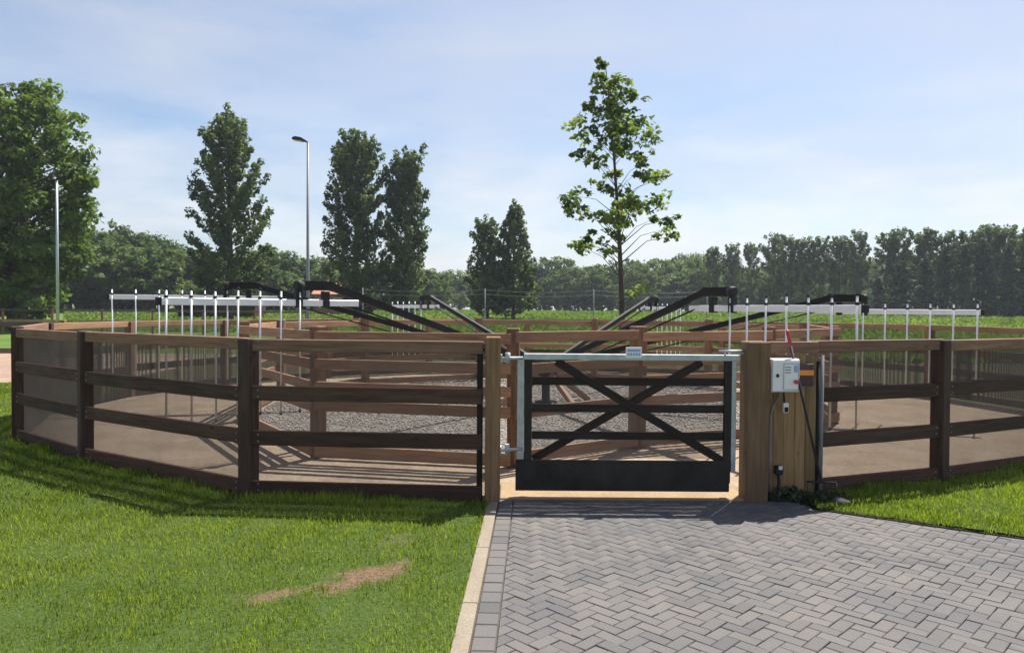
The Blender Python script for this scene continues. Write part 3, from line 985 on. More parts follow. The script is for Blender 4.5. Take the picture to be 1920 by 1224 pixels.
# ------------------------------------------------------------------ horse walker
def build_walker():
    wk = empty('horse_walker', HUB)
    tag(wk, 'horse walker with black arms and pale bars of hanging rods inside the ring', 'horse walker')
    bm = bmesh.new()
    add_tube(bm, [HUB + Vector((0, 0, z)) for z in (0.02, 0.06, 0.07, 0.50, 0.54, 0.60)], [0.20, 0.20, 0.075, 0.075, 0.20, 0.20], 20)
    bm_obj('hub', bm, M['black'], wk)
    bm = bmesh.new()
    add_tube(bm, [HUB + Vector((0, 0, z)) for z in (0.60, 0.62, 0.81, 0.85)], [0.24, 0.26, 0.26, 0.18], 20)
    bm_obj('turntable', bm, M['black'], wk)
    for k in range(4):
        a = R(30 + 90*k)
        u = Vector((math.cos(a), math.sin(a), 0))
        board('hub_leg', HUB + u*0.14 + Vector((0, 0, 0.58)), HUB + u*0.95 + Vector((0, 0, 0.03)), 0.09, 0.09, M['wood_red'], wk)
    G = [  # inner rod, outer rod, bar height, rods
        ((-2.53, 8.90), (-3.64, 7.83), 1.775, 7),
        ((2.70, 9.20), (3.48, 7.48), 1.745, 7),
        ((-4.80, 12.6), (-6.50, 12.15), 1.87, 6),
        ((5.45, 11.6), (6.85, 11.0), 1.715, 6),
        ((-2.15, 17.9), (-3.05, 19.2), 1.76, 6),
        ((3.45, 17.9), (4.25, 19.0), 1.76, 6)]
    for (pi, po, zb, nr) in G:
        pi, po = Vector((*pi, 0)), Vector((*po, 0))
        u = (po - pi).normalized()
        p_arm = pi + u * 0.02
        Z = Vector((0, 0, 1))
        h0 = HUB + Z * 0.74
        dirh = (p_arm - HUB); dirh.z = 0; dirh.normalize()
        end = p_arm + Z * (zb + 0.205)
        knee = end - dirh * 0.50
        start = h0 + dirh * 0.25
        # arm: sloping box tube with a level end piece
        bm = bmesh.new()
        side = Vector((-dirh.y, dirh.x, 0))
        def ring(p, hw, hh, up):
            return [bm.verts.new(p + side*sx*hw + up*sz*hh) for sx, sz in ((-1,-1),(1,-1),(1,1),(-1,1))]
        sl = (knee - start).normalized(); up1 = side.cross(sl); up1 = up1 if up1.z > 0 else -up1
        rr = [ring(start, 0.036, 0.042, up1), ring(knee - sl*0.10, 0.038, 0.045, up1), ring(knee + Z*0.006, 0.042, 0.056, (up1 + Z).normalized()), ring(end, 0.045, 0.058, Z)]
        for a_, b_ in zip(rr[:-1], rr[1:]):
            for k in range(4):
                bm.faces.new((a_[k], a_[(k+1) % 4], b_[(k+1) % 4], b_[k]))
        bm.faces.new(rr[0][::-1]); bm.faces.new(rr[-1])
        bmesh.ops.recalc_face_normals(bm, faces=bm.faces)
        bmesh.ops.bevel(bm, geom=list(bm.edges), offset=0.008, segments=2, affect='EDGES')
        arm = bm_obj('arm', bm, M['black'], wk)
        bm = bmesh.new()
        add_tube(bm, [end - dirh*0.05, end + dirh*0.015, end + dirh*0.04], [0.066, 0.066, 0.05], 12)
        bm_obj('end_cap', bm, M['rubber'], arm)
        # stay rod under the arm
        bm = bmesh.new()
        add_tube(bm, [start + dirh*0.4 - Z*0.02 + sl*0.1, knee - Z*0.16 - sl*0.2], 0.012, 6)
        bm_obj('stay_rod', bm, M['black'], arm)
        # push gate: horizontal bar and rods
        ba, bb = pi - u * 0.80, po + u * 0.06
        gate = board('push_gate', ba + Z*zb, bb + Z*zb, 0.078, 0.05, M['alu'], wk, 0.004)
        for q in (0.02, -0.34):
            c = pi + u * q + Z * zb
            bm = bmesh.new()
            add_box(bm, (-0.045, -0.04, -0.058), (0.045, 0.04, 0.145), 0, 0.008)
            m = Matrix.Translation(c) @ Matrix.Rotation(math.atan2(u.y, u.x), 4, 'Z')
            bm_obj('hanger', bm, M['rubber'], gate, m)
        L_ = (po - pi).length
        for k in range(nr):
            t = k / (nr - 1)
            if nr == 7 and k == 0: t += 0.012
            c = pi + (po - pi) * t + Vector((-u.y, u.x, 0)) * 0.036 * (1 if (Vector((-u.y, u.x, 0)).y < 0) else -1)
            bm = bmesh.new()
            tilt = Vector((random.gauss(0, .006), random.gauss(0, .006), 0))
            z0 = 0.50 + random.gauss(0, .01); zt = zb + 0.125 + random.gauss(0, .006)
            add_tube(bm, [c + tilt + Z*z0, c + Z*zt], 0.0115, 8, 0)
            add_tube(bm, [c + Z*zt, c + Z*(zt + 0.028)], 0.0155, 8, 1)
            add_tube(bm, [c + Z*(zb + 0.036), c + Z*(zb + 0.066)], 0.021, 8, 1)
            add_tube(bm, [c + tilt + Z*(z0 - 0.03), c + tilt + Z*z0], 0.0155, 8, 1)
            bm_obj('rod', bm, [M['alu'], M['rubber']], gate)
        bm = bmesh.new()
        add_box(bm, (-0.02, -0.03, -0.042), (0.03, 0.03, 0.042), 0, 0.004)
        bm_obj('bar_cap', bm, M['rubber'], gate, Matrix.Translation(bb + Z*zb) @ Matrix.Rotation(math.atan2(u.y, u.x), 4, 'Z'))
build_walker()

# ------------------------------------------------------------------ grass
def blades(name, X, Y, Z, H, Wd, tint, mat, label, seed, lean=0.45, seg=True):
    r = np.random.RandomState(seed)
    n = len(X)
    a = r.uniform(0, 2*np.pi, n)
    la = r.uniform(0, 2*np.pi, n)
    lm = H * lean * r.uniform(0.1, 1.2, n)
    dx, dy = np.cos(a)*Wd/2, np.sin(a)*Wd/2
    lx, ly = np.cos(la)*lm, np.sin(la)*lm
    if seg:
        V = np.empty((n, 5, 3))
        V[:, 0] = np.stack([X - dx, Y - dy, Z], 1); V[:, 1] = np.stack([X + dx, Y + dy, Z], 1)
        V[:, 2] = np.stack([X + dx*.8 + lx*.35, Y + dy*.8 + ly*.35, Z + H*.58], 1)
        V[:, 3] = np.stack([X - dx*.8 + lx*.35, Y - dy*.8 + ly*.35, Z + H*.58], 1)
        V[:, 4] = np.stack([X + lx, Y + ly, Z + H], 1)
        b = np.arange(n)*5
        F = [np.stack([b, b+1, b+2, b+3], 1), np.stack([b+3, b+2, b+4], 1)]
        k = 5
    else:
        V = np.empty((n, 3, 3))
        V[:, 0] = np.stack([X - dx, Y - dy, Z], 1); V[:, 1] = np.stack([X + dx, Y + dy, Z], 1)
        V[:, 2] = np.stack([X + lx, Y + ly, Z + H], 1)
        F = [np.arange(n*3).reshape(-1, 3)]
        k = 3
    o = link(name, np_mesh(name, V.reshape(-1, 3), F, 0, np.repeat(tint, k)), mat)
    return tag(o, label, 'grass', kind='stuff')

def dist_to_ring(X, Y):
    """distance to the outer fence line"""
    d = np.full(np.shape(X), 1e3)
    n = len(OUT)
    for i in range(n):
        if i == n - 1: continue
        ax, ay = OUT[i]; bx_, by = OUT[(i + 1) % n]
        ex, ey = bx_ - ax, by - ay
        t = np.clip(((X - ax)*ex + (Y - ay)*ey) / (ex*ex + ey*ey), 0, 1)
        d = np.minimum(d, np.hypot(X - ax - t*ex, Y - ay - t*ey))
    return d

def grow(name, poly, n, label, seed, box, fac=5):
    r = np.random.RandomState(seed)
    # denser close to the camera
    X = r.uniform(box[0], box[1], n*fac); Y = r.uniform(box[2], box[3], n*fac)
    keep = in_poly(X, Y, poly)
    if poly is LAWN_L:                                      # tufts creep over the kerb edge
        kx = KX0 + (KX1 - KX0)*(KY0 - Y)/(KY0 - KY1)
        keep |= (Y < 6.5) & (X > kx - 0.03) & (X < kx + 0.034*np.clip(vnoise(X*0, Y, 14, 9) + 0.5*vnoise(X*0, Y, 41, 10) - 0.45, 0, 1))
    D = np.hypot(X, Y)
    inview = np.abs(X) < 0.78*np.maximum(Y, 0.1) + 0.5
    p = np.where(inview, np.clip((6.2 / np.maximum(D, 2.5))**1.6, 0.05, 1), 0.14)
    bare = bare_mask(X, Y)
    cl = vnoise(X, Y, 5, seed) * 0.6 + vnoise(X, Y, 17, seed + 1) * 0.4
    p = p * (0.62 + 0.38*np.clip(cl*1.6, 0, 1)) * (1 - 0.80*bare)
    keep &= r.uniform(0, 1, len(X)) < p
    X, Y, cl, bare = X[keep][:n], Y[keep][:n], cl[keep][:n], bare[keep][:n]
    D = np.hypot(X, Y)
    dr = dist_to_ring(X, Y)
    H = r.uniform(0.022, 0.050, len(X)) * (0.75 + 0.6*cl)
    near = np.clip(1 - dr/0.38, 0, 1)
    H = H * (1 + 2.6*near*np.clip(vnoise(X, Y, 6, 44) - 0.15, 0, 1)) * np.where(r.uniform(0, 1, len(X)) < 0.02, 1.5, 1)
    H *= (1 - 0.4*bare)
    Wd = r.uniform(0.0035, 0.006, len(X)) * np.clip(D/4.5, 0.9, 4)
    T = np.clip(0.02 + 0.62*vnoise(X, Y, 1.6, 31) + 0.30*vnoise(X, Y, 11, 33) + r.normal(0, 0.22, len(X)) - 0.10*near, 0, 1)
    dry = r.uniform(0, 1, len(X)) < 0.02
    T[dry] = 1.0
    Z = np.full(len(X), 0.010 + (0.020 if poly is LAWN_R else 0))
    return blades(name, X, Y, Z, H, Wd, T, M['grass'], label, seed)
grow('lawn_grass', LAWN_L, 205000, 'short mown green grass of the left lawn', 3, (-14, 0.0, 2.25, 16.3))
grow('lawn_grass', LAWN_R, 120000, 'short mown green grass right of the drive', 5, (2.5, 12.5, 1.0, 11.5), 7)

# ------------------------------------------------------------------ trees
class Tree:
    """collects branch tubes and leaves of one crown"""
    def __init__(s, seed):
        s.r = np.random.RandomState(seed)
        s.tv, s.tf = [], []
        s.nv = 0
        s.C, s.S, s.T, s.B = [], [], [], []
    def limb(s, pts, rads, n=6):
        pts = np.asarray(pts, float)
        for i, p in enumerate(pts):
            d = pts[min(i+1, len(pts)-1)] - pts[max(i-1, 0)]
            d /= np.linalg.norm(d) + 1e-9
            u = np.cross(d, (0.31, 0.95, 0.05)); u /= np.linalg.norm(u) + 1e-9
            v = np.cross(d, u)
            a = np.arange(n)*2*np.pi/n
            s.tv.append(p + rads[i]*(np.cos(a)[:, None]*u + np.sin(a)[:, None]*v))
        b = s.nv
        for i in range(len(pts)-1):
            for k in range(n):
                s.tf.append((b+i*n+k, b+i*n+(k+1) % n, b+(i+1)*n+(k+1) % n, b+(i+1)*n+k))
        s.nv += len(pts)*n
    def clump(s, c, rad, n, size, squash=0.8, tint=None):
        r = s.r
        d = r.normal(size=(n, 3)); d /= np.linalg.norm(d, axis=1)[:, None]
        q = d * (r.uniform(0.25, 1, n)**0.6)[:, None] * rad
        q[:, 2] *= squash
        s.C.append(np.asarray(c) + q)
        s.S.append(r.uniform(0.65, 1.3, n)*size)
        t = r.uniform(0.15, 0.85) if tint is None else tint
        s.T.append(np.clip(t + r.normal(0, 0.13, n), 0, 1))
        s.B.append(d)
    def trunk_mesh(s, name):
        return np_mesh(name, np.concatenate(s.tv), np.array(s.tf), 4)
    def leaf_arrays(s, up=0.5, out=0.6):
        r = s.r
        C = np.concatenate(s.C); S = np.concatenate(s.S); T = np.concatenate(s.T); B = np.concatenate(s.B)
        n = len(C)
        nrm = B*out + r.normal(size=(n, 3))*0.6 + np.array([0, 0, up])
        nrm /= np.linalg.norm(nrm, axis=1)[:, None]
        a = r.normal(size=(n, 3)); u = np.cross(nrm, a); u /= np.linalg.norm(u, axis=1)[:, None]
        v = np.cross(nrm, u)
        V = np.empty((n, 4, 3))
        L_ = (S*0.62)[:, None]; W_ = (S*0.40)[:, None]
        V[:, 0] = C - u*L_; V[:, 1] = C + v*W_ - u*L_*0.1 + nrm*S[:, None]*0.08
        V[:, 2] = C + u*L_ - nrm*S[:, None]*0.10; V[:, 3] = C - v*W_ - u*L_*0.1 + nrm*S[:, None]*0.08
        return V.reshape(-1, 3), np.arange(n*4).reshape(-1, 4), np.repeat(T, 4)
    def leaf_mesh(s, name, **k):
        V, F, T = s.leaf_arrays(**k)
        return np_mesh(name, V, F, 4, T)

def poplar(seed, h, rad, base=0.12, leaf=0.26, dens=1.0, nb=46, tr=0.22, profile=None, up_ang=32, gap=0.0, clr=0.55):
    """upright tree with steep limbs; crown starts at base*h"""
    t = Tree(seed); r = t.r
    sway = r.normal(0, 0.012*h, 2)
    def tp(z): return np.array([sway[0]*(z/h)**2*2, sway[1]*(z/h)**2*2, z])
    zs = np.linspace(-0.3, h*0.97, 9)
    t.limb([tp(z) for z in zs], [max(0.02, tr*(1 - 0.93*max(0, z)/h)) for z in zs], 8)
    prof = profile or (lambda s: max(0.10, (math.sin(math.pi*min(1, (s*0.86 + 0.10)))**0.75)*(1.05 - 0.35*s)))
    az = r.uniform(0, 6.28)
    for i in range(nb):
        s = (i + 0.5)/nb
        z0 = h*(base + (0.90 - base)*s**0.95)
        az += 2.39996 + r.normal(0, 0.35)
        if r.uniform() < gap: continue
        ro = rad*prof(s)*r.uniform(0.80, 1.06)
        ang = R(up_ang + 26*(1 - s)**2 + r.normal(0, 6))
        rise = min(ro/math.tan(ang), h*1.0 - z0 + 0.2)
        p0 = tp(z0)
        p2 = p0 + np.array([math.cos(az)*ro, math.sin(az)*ro, rise])
        p1 = (p0 + p2)/2 + np.array([math.cos(az), math.sin(az), -0.6])*ro*0.10
        b = max(0.012, tr*0.30*(1 - 0.8*s))
        t.limb([p0, p1, p2], [b, b*0.6, b*0.2], 4)
        ln = np.linalg.norm(p2 - p0)
        nc = max(2, int(ln/clr))
        tint = r.uniform(0.1, 0.9)
        for k in range(nc):
            f = 0.28 + 0.75*(k + r.uniform(0, 0.6))/nc
            c = (1-f)**2*p0 + 2*f*(1-f)*p1 + f*f*p2
            cr_ = clr*r.uniform(0.55, 1.0)*(1.05 - 0.3*f)
            t.clump(c + r.normal(0, 0.12, 3)*clr, cr_, int(26*dens*r.uniform(0.6, 1.2)), leaf, 1.1, np.clip(tint + r.normal(0, .12), 0, 1))
    for k in range(3):
        t.clump(tp(h*(0.90 + 0.04*k)), clr*0.6, int(20*dens), leaf, 1.3)
    return t

def broad(seed, h, rad, base=0.18, leaf=0.32, dens=1.0, nl=60, tr=0.35, clr=1.0, low=False):
    """round-headed tree: lobes of foliage over an ellipsoid, limbs to each"""
    t = Tree(seed); r = t.r
    zt = h*0.62
    t.limb([(0, 0, -0.3), (0.05, 0, h*0.2), (0.1, 0.08, h*0.4), (0.05, 0.1, zt)], [tr*1.15, tr, tr*0.7, tr*0.35], 8)
    zc = h*(base + 1)/2; hz = h*(1 - base)/2
    for i in range(nl):
        u = 1 - 2*(i + 0.5)/nl
        ph = i*2.39996 + r.normal(0, 0.25)
        q = math.sqrt(max(0, 1 - u*u))
        k = r.uniform(0.60, 0.98)
        c = np.array([math.cos(ph)*q*rad*k, math.sin(ph)*q*rad*k, zc + u*hz*k])
        if not low and u < -0.75: continue
        z0 = np.clip(c[2] - 0.5*np.hypot(c[0], c[1]), h*0.18, zt)
        b = tr*0.22
        t.limb([(0.05, 0.05, z0), (c[0]*0.55, c[1]*0.55, z0*0.4 + c[2]*0.6 - 0.2), c], [b, b*0.6, b*0.2], 4)
        tint = r.uniform(0.1, 0.9)
        for j in range(4):
            t.clump(c + r.normal(0, 0.42, 3)*clr, clr*r.uniform(0.45, 0.85), int(34*dens), leaf, 0.75, np.clip(tint + r.normal(0, .12), 0, 1))
    # sparse inner foliage
    for i in range(nl//3):
        d = r.normal(size=3); d /= np.linalg.norm(d); k = r.uniform(0.1, 0.55)
        t.clump((d[0]*rad*k, d[1]*rad*k, zc + d[2]*hz*k), clr*0.8, int(22*dens), leaf, 0.8, 0.3)
    return t

def plant_tree(name, t, X, Y, label, leafmat, group=None, up=0.5, out=0.6, cat='tree'):
    e = empty(name, (X, Y, float(zg(X, Y)) - 0.02))
    tag(e, label, cat, group)
    mw = Matrix.Translation(e.location)
    link('trunk', t.trunk_mesh('trunk'), M['bark'], e, mw)
    link('crown', t.leaf_mesh('crown', up=up, out=out), leafmat, e, mw)
    return e

def xh(px, ptop, Y):
    """world X, tree height for a tree standing at depth Y with its top at a pixel"""
    p = at(px, ptop, Y)
    return p.x, p.z - float(zg(0, Y))

def build_trees():
    # big broadleaf at the left edge
    X, h = xh(30, 138, 45)
    t = broad(21, h, 4.3, 0.02, 0.27, 1.35, 130, 0.45, 0.95, True)
    # a limb of leaves reaching right
    for c, rr in (((4.0, -0.5, h*0.56), 0.9), ((4.6, -0.4, h*0.575), 0.7), ((4.2, 0, h*0.50), 0.7), ((3.4, -0.3, h*0.60), 1.0)):
        t.clump(c, rr, 130, 0.30, 0.6, 0.6)
    t.limb([(0.1, 0, h*0.35), (2.4, -0.3, h*0.5), (5.0, -0.4, h*0.57)], [0.16, 0.1, 0.03], 5)
    plant_tree('broadleaf_tree', t, X, 45, 'big dense broadleaf tree filling the left edge of the picture', M['leaf_oak'])
    # poplars
    X, h = xh(432, 196, 60)
    plant_tree('poplar_tree', poplar(31, h, 3.15, 0.06, 0.25, 1.35, 104, 0.30, profile=lambda s: np.interp(s, [0, .1, .25, .5, .75, .9, 1], [.75, 1.0, 1.03, .93, .70, .42, .15]), up_ang=36, clr=0.58), X, 60, 'tall poplar left of the lamp post, standing alone', M['leaf_poplar'])
    X, h = xh(668, 244, 65)
    t = poplar(32, h, 2.85, 0.03, 0.25, 1.3, 118, 0.30, profile=lambda s: np.interp(s, [0, .1, .3, .6, .85, 1], [.75, 1.0, 1.05, .92, .70, .40]), up_ang=36, clr=0.56)
    plant_tree('poplar_tree', t, X, 65, 'tall broad-topped poplar just right of the lamp post', M['leaf_poplar'])
    X, h = xh(762, 276, 66)
    t = poplar(33, h, 2.15, 0.03, 0.25, 1.3, 96, 0.26, profile=lambda s: np.interp(s, [0, .1, .3, .6, .85, 1], [.8, 1.05, 1.05, .95, .70, .30]), up_ang=34, clr=0.54)
    plant_tree('poplar_tree', t, X, 66, 'slimmer poplar touching the right side of the broad-topped poplar', M['leaf_poplar'])
    X, h = xh(962, 374, 70)
    plant_tree('poplar_tree', poplar(34, h, 2.9, 0.03, 0.25, 1.3, 96, 0.2, profile=lambda s: 1.05 - 0.85*s**0.9, up_ang=42, clr=0.5), X, 70, 'small pointed poplar in the middle distance left of the young tree', M['leaf_poplar'])
    X, h = xh(914, 412, 71)
    plant_tree('poplar_tree', poplar(35, h, 2.5, 0.03, 0.26, 1.0, 70, 0.16, profile=lambda s: 1.0 - 0.65*s, up_ang=38, clr=0.5), X, 71, 'short sparse poplar beside the small pointed poplar', M['leaf_poplar'])
    # young tree behind the ring
    X, h = xh(1128, 118, 23)
    X = (1168 - 960)/FPX*23
    t = Tree(41); r = t.r
    tr = lambda z: np.array([-0.62*(z/h)**1.7, 0, z])
    zs = np.linspace(-0.3, h*0.985, 10)
    t.limb([tr(max(z, 0)) + np.array([0, 0, min(z, 0)]) for z in zs], [max(0.008, 0.105*(1 - 0.95*max(z, 0)/h)) for z in zs], 8)
    masses = [(290,60,20),(300,100,25),(280,150,38),(380,140,38),(340,190,42),(430,190,38),(250,215,24),(235,258,28),(310,240,34),(400,240,42),
              (180,320,38),(320,310,40),(390,320,42),(480,320,46),(230,370,42),(300,370,38),(420,370,42),(500,380,38),(185,455,20),(250,450,38),
              (330,440,38),(410,440,42),(270,510,34),(360,500,34),(460,500,38),(300,565,28),(430,550,18),(180,620,44),(160,660,36),(320,635,20),
              (430,620,34),(490,580,38),(550,555,42),(550,640,42),(170,700,36),(240,705,32),(290,735,46),(360,740,38),(420,690,46),(480,670,42),
              (340,790,38),(590,735,26),(570,770,32),(620,800,22),(510,740,12),(200,835,36),(260,830,36),(300,880,30),(230,850,30),(360,200,40),
              (370,290,44),(340,370,44),(380,400,40),(390,660,44),(400,720,44),(330,700,34),(340,150,30),(360,250,40)]
    z_of = lambda cy: EYE - ((100 + cy/2.353) - hor(1168))/FPX*23 - float(zg(0, 23))
    for q, (cx, cy, rr) in enumerate(masses):
        z = z_of(cy)
        dx = (1000 + cx/2.353 - 1168)/FPX*23
        rad = rr/2.353/FPX*23
        tx = tr(min(max(z, 0), h))[0]
        reach = abs(dx - tx)
        half = float(np.interp(z/h, [0.28, 0.45, 0.7, 0.9, 1.0], [1.5, 1.5, 1.3, 0.7, 0.1]))
        dep = math.sqrt(max(0.02, half*half - min(reach, half*0.98)**2))*r.uniform(-0.95, 0.95)
        c = np.array([dx, dep, z])
        ln = math.hypot(dx - tx, dep)
        z0 = max(h*(0.25 + 0.10*r.uniform()), z - 0.2 - r.uniform(0.35, 0.7)*ln)
        p0 = tr(z0)
        p1 = (p0 + c)/2 + np.array([0, 0, 0.16*ln])
        b = 0.010 + 0.012*ln*(1 - z/h)
        t.limb([p0, p0*0.5 + p1*0.5, p1, c], [b, b*.75, b*.5, b*.2], 5)
        tint = r.uniform(0.1, 0.9)
        # drooping sprays: flat layers of big leaves
        for k in range(6):
            o_ = r.normal(0, 0.72, 3)*rad; o_[2] *= 0.62
            t.clump(c + o_, rad*r.uniform(0.5, 0.95), int(4 + 40*rad*r.uniform(.5, 1.3)), 0.150, 0.65, np.clip(tint + r.normal(0, .12), 0, 1))
    # lower wisps on the trunk and the yellowish low branch to the right
    for c, rr, n in (((0.30, -0.1, h*0.245), 0.28, 26), ((0.55, -0.1, h*0.26), 0.26, 22), ((0.12, -.05, h*0.15), 0.15, 12), ((0.05, -.08, h*0.10), 0.16, 14), ((0.78, 0, h*0.25), 0.18, 12)):
        t.clump(c, rr, n, 0.12, 0.6, 0.95)
    t.limb([tr(h*0.2), (0.4, -0.1, h*0.24), (0.8, -0.05, h*0.25)], [0.02, 0.014, 0.006], 4)
    plant_tree('young_tree', t, X, 23, 'young slender tree with sparse leaves just behind the ring', M['leaf_lime'], up=0.9, out=0.3)

    # right-hand row of poplars, each one visible on its own
    var = [poplar(50 + k, 14.0, 1.9, 0.12, 0.30, 1.0, 62, 0.17, profile=lambda s: np.interp(s, [0, .2, .5, .75, .9, 1], [.6, .9, 1.05, 1.0, .8, .45]), up_ang=38, clr=0.58, gap=0.05) for k in range(5)]
    vm = [(v.trunk_mesh('trunk'), v.leaf_mesh('crown')) for v in var]
    for a_, b_ in vm:
        a_.materials.append(M['bark']); b_.materials.append(M['leaf_poplar'])
    row = [(1338, 466), (1378, 458), (1410, 452), (1444, 441), (1479, 444), (1508, 449), (1541, 444), (1577, 438), (1613, 434), (1652, 435), (1690, 433),
           (1730, 434), (1766, 436), (1800, 431), (1842, 427), (1885, 420), (1932, 424)]
    words = ['first', 'second', 'third', 'fourth', 'fifth', 'sixth', 'seventh', 'eighth', 'ninth', 'tenth', 'eleventh', 'twelfth', 'thirteenth', 'fourteenth', 'fifteenth', 'sixteenth', 'seventeenth']
    rr = random.Random(9)
    for i, (px, pt) in enumerate(row):
        Y = 128 - 30*i/16 + rr.uniform(-1.5, 1.5)
        X, h = xh(px + rr.uniform(-7, 7), pt, Y)
        a_, b_ = vm[(i*2 + i//5) % 5]
        e = empty('poplar_tree', (X, Y, float(zg(X, Y)) - 0.02), rr.uniform(0, 6.28))
        s = h/14.0
        s *= rr.uniform(0.97, 1.04)
        wf = rr.uniform(1.0, 1.35)
        e.scale = (s*wf, s*wf*rr.uniform(0.9, 1.1), s)
        tag(e, words[i] + ' poplar from the left in the long row behind the right field', 'tree', 'poplars in the row behind the right field')
        for nm, me in (('trunk', a_), ('crown', b_)):
            o = bpy.data.objects.new(nm, me); COL.objects.link(o); o.parent = e
build_trees()

def wood_mass(name, spots, label, leafmat, variants, seed):
    """a far wood that reads as one mass: trunks and leaves of many trees in one object"""
    r = np.random.RandomState(seed)
    arr = []
    for v in variants:
        V, F, T = v.leaf_arrays()
        arr.append((V, T, np.concatenate(v.tv), np.array(v.tf), v.h))
    LV, LT, BV, BF = [], [], [], []
    nb = 0
    for k, (X, Y, h, wf) in enumerate(spots):
        V, T, tv, tf, hh = arr[r.randint(len(arr))]
        a = r.uniform(0, 6.28); s = h/hh
        ca, sa = math.cos(a), math.sin(a)
        m = np.array([[ca*s*wf, -sa*s*wf, 0], [sa*s*wf, ca*s*wf, 0], [0, 0, s]])
        off = np.array([X, Y, float(zg(X, Y)) - 0.05])
        LV.append(V @ m.T + off)
        LT.append(np.clip(T + r.normal(0, 0.12), 0, 1))
        BV.append(tv @ m.T + off); BF.append(tf + nb); nb += len(tv)
    LV = np.concatenate(LV); BV = np.concatenate(BV)
    n = len(LV)
    F1 = np.arange(n).reshape(-1, 4); F2 = np.concatenate(BF) + n
    me = np_mesh(name, np.concatenate([LV, BV]), [F1, F2], 4, np.concatenate([np.concatenate(LT), np.zeros(len(BV))]), np.concatenate([np.zeros(len(F1)), np.ones(len(F2))]))
    o = link(name, me, [leafmat, M['bark']])
    return tag(o, label, 'wood', kind='stuff')

def build_woods():
    r = random.Random(4)
    vs = []
    for k in range(4):
        t = broad(70 + k, 10.0, 3.4, 0.03, 0.40, 0.62, 50, 0.25, 0.95, True); t.h = 10.0; vs.append(t)
    def line(pts, Y0, Y1, step, rows, jit=14):
        out = []
        for row in range(rows):
            x = pts[0][0] + r.uniform(0, step)
            while x < pts[-1][0]:
                for (xa, ya), (xb, yb) in zip(pts[:-1], pts[1:]):
                    if xa <= x <= xb:
                        pt = ya + (yb - ya)*(x - xa)/(xb - xa)
                Y = Y0 + (Y1 - Y0)*(x - pts[0][0])/(pts[-1][0] - pts[0][0]) + row*9 + r.uniform(-3, 3)
                X, h = xh(x, pt + (0 if row == rows - 1 else r.uniform(15, 70)) + r.uniform(-12, jit), Y)
                out.append((X, Y, h, r.uniform(0.85, 1.25)*min(1.5, 10/h)))
                x += step*r.uniform(0.7, 1.3)
        return out
    sp = line([(-140, 400), (130, 412), (220, 424), (300, 432), (330, 448), (420, 468), (500, 474), (560, 470), (640, 490), (820, 500)], 82, 110, 34, 2)
    wood_mass('woodland', sp, 'mixed green wood running behind the poplars on the left', M['leaf_wood'], vs, 1)
    sp = line([(790, 500), (900, 502), (1000, 490), (1050, 484), (1090, 492), (1130, 486), (1200, 478), (1260, 480), (1340, 468)], 150, 140, 30, 2, 10)
    wood_mass('woodland', sp, 'distant green wood behind the young tree', M['leaf_wood'], vs, 2)
    pv = []
    for k in range(3):
        t = poplar(90 + k, 12.0, 2.6, 0.02, 0.46, 0.78, 44, 0.2, profile=lambda s: 1.02 - 0.75*s, up_ang=68, clr=0.8); t.h = 12.0; pv.append(t)
    sp = line([(1250, 490), (1330, 486), (1440, 486), (1560, 484), (1660, 480)], 152, 140, 26, 2, 20)
    wood_mass('woodland', sp, 'lower leafy trees seen between the trunks of the poplar row', M['leaf_wood'], vs, 6)
    sp = line([(1650, 500), (1700, 462), (1740, 450), (1830, 436), (2150, 428)], 122, 104, 34, 2, 20)
    sp += line([(1640, 520), (1740, 470), (1830, 452), (2150, 436)], 100, 92, 40, 1, 10)
    wood_mass('woodland', sp, 'dark evergreen wood closing the view at the far right', M['leaf_pine'], pv, 3)
build_woods()

# ------------------------------------------------------------------ field crops, bushes
def build_crops():
    r = np.random.RandomState(17)
    n = 60000
    Y = 25 + (118 - 25)*r.uniform(0, 1, n)**1.5
    X = r.uniform(-0.60, 0.78, n)*Y
    keep = ~in_poly(X, Y, inset(OUT, CEN, 0.7))
    keep &= ~((X < -9.0) & (Y < 44) & (X < -0.30*Y))
    thin = vnoise(X, Y, 0.5, 3)
    keep &= (r.uniform(0, 1, n) < np.where((X < -0.1*Y) & (Y < 30), 0.35, 0.95))
    X, Y = X[keep], Y[keep]
    n = len(X)
    H = r.uniform(0.16, 0.34, n); Wd = r.uniform(0.12, 0.24, n)*np.clip(Y/45, 0.8, 2.2)
    T = np.clip(0.25 + 0.5*vnoise(X, Y, 0.25, 8) + r.normal(0, 0.16, n), 0, 1)
    o = blades('field_crop', X, Y, zg(X, Y) - 0.02, H, Wd, T, M['crop'], 'low bright green crop covering the field behind the ring', 18, 0.9, True)
    o['category'] = 'crop'
build_crops()

def bush(name, X, Y, rad, h, seed, label, mat, leaf=0.10):
    t = Tree(seed); r = t.r
    for k in range(9):
        a = r.uniform(0, 6.28); q = rad*r.uniform(0.1, 0.8)
        c = np.array([math.cos(a)*q, math.sin(a)*q, h*r.uniform(0.4, 0.85)])
        t.limb([(0, 0, -0.05), c*0.5, c], [0.02, 0.012, 0.005], 4)
        t.clump(c, rad*0.5, 60, leaf, 0.8)
    e = empty(name, (X, Y, float(zg(X, Y))))
    tag(e, label, 'bush')
    mw = Matrix.Translation(e.location)
    link('stems', t.trunk_mesh('stems'), M['bark'], e, mw)
    link('foliage', t.leaf_mesh('foliage'), mat, e, mw)
p = at(128, 590, 38)
bush('bush', p.x, 38, 0.75, 0.85, 61, 'round green bush at the foot of the far left pole', M['leaf_oak'])

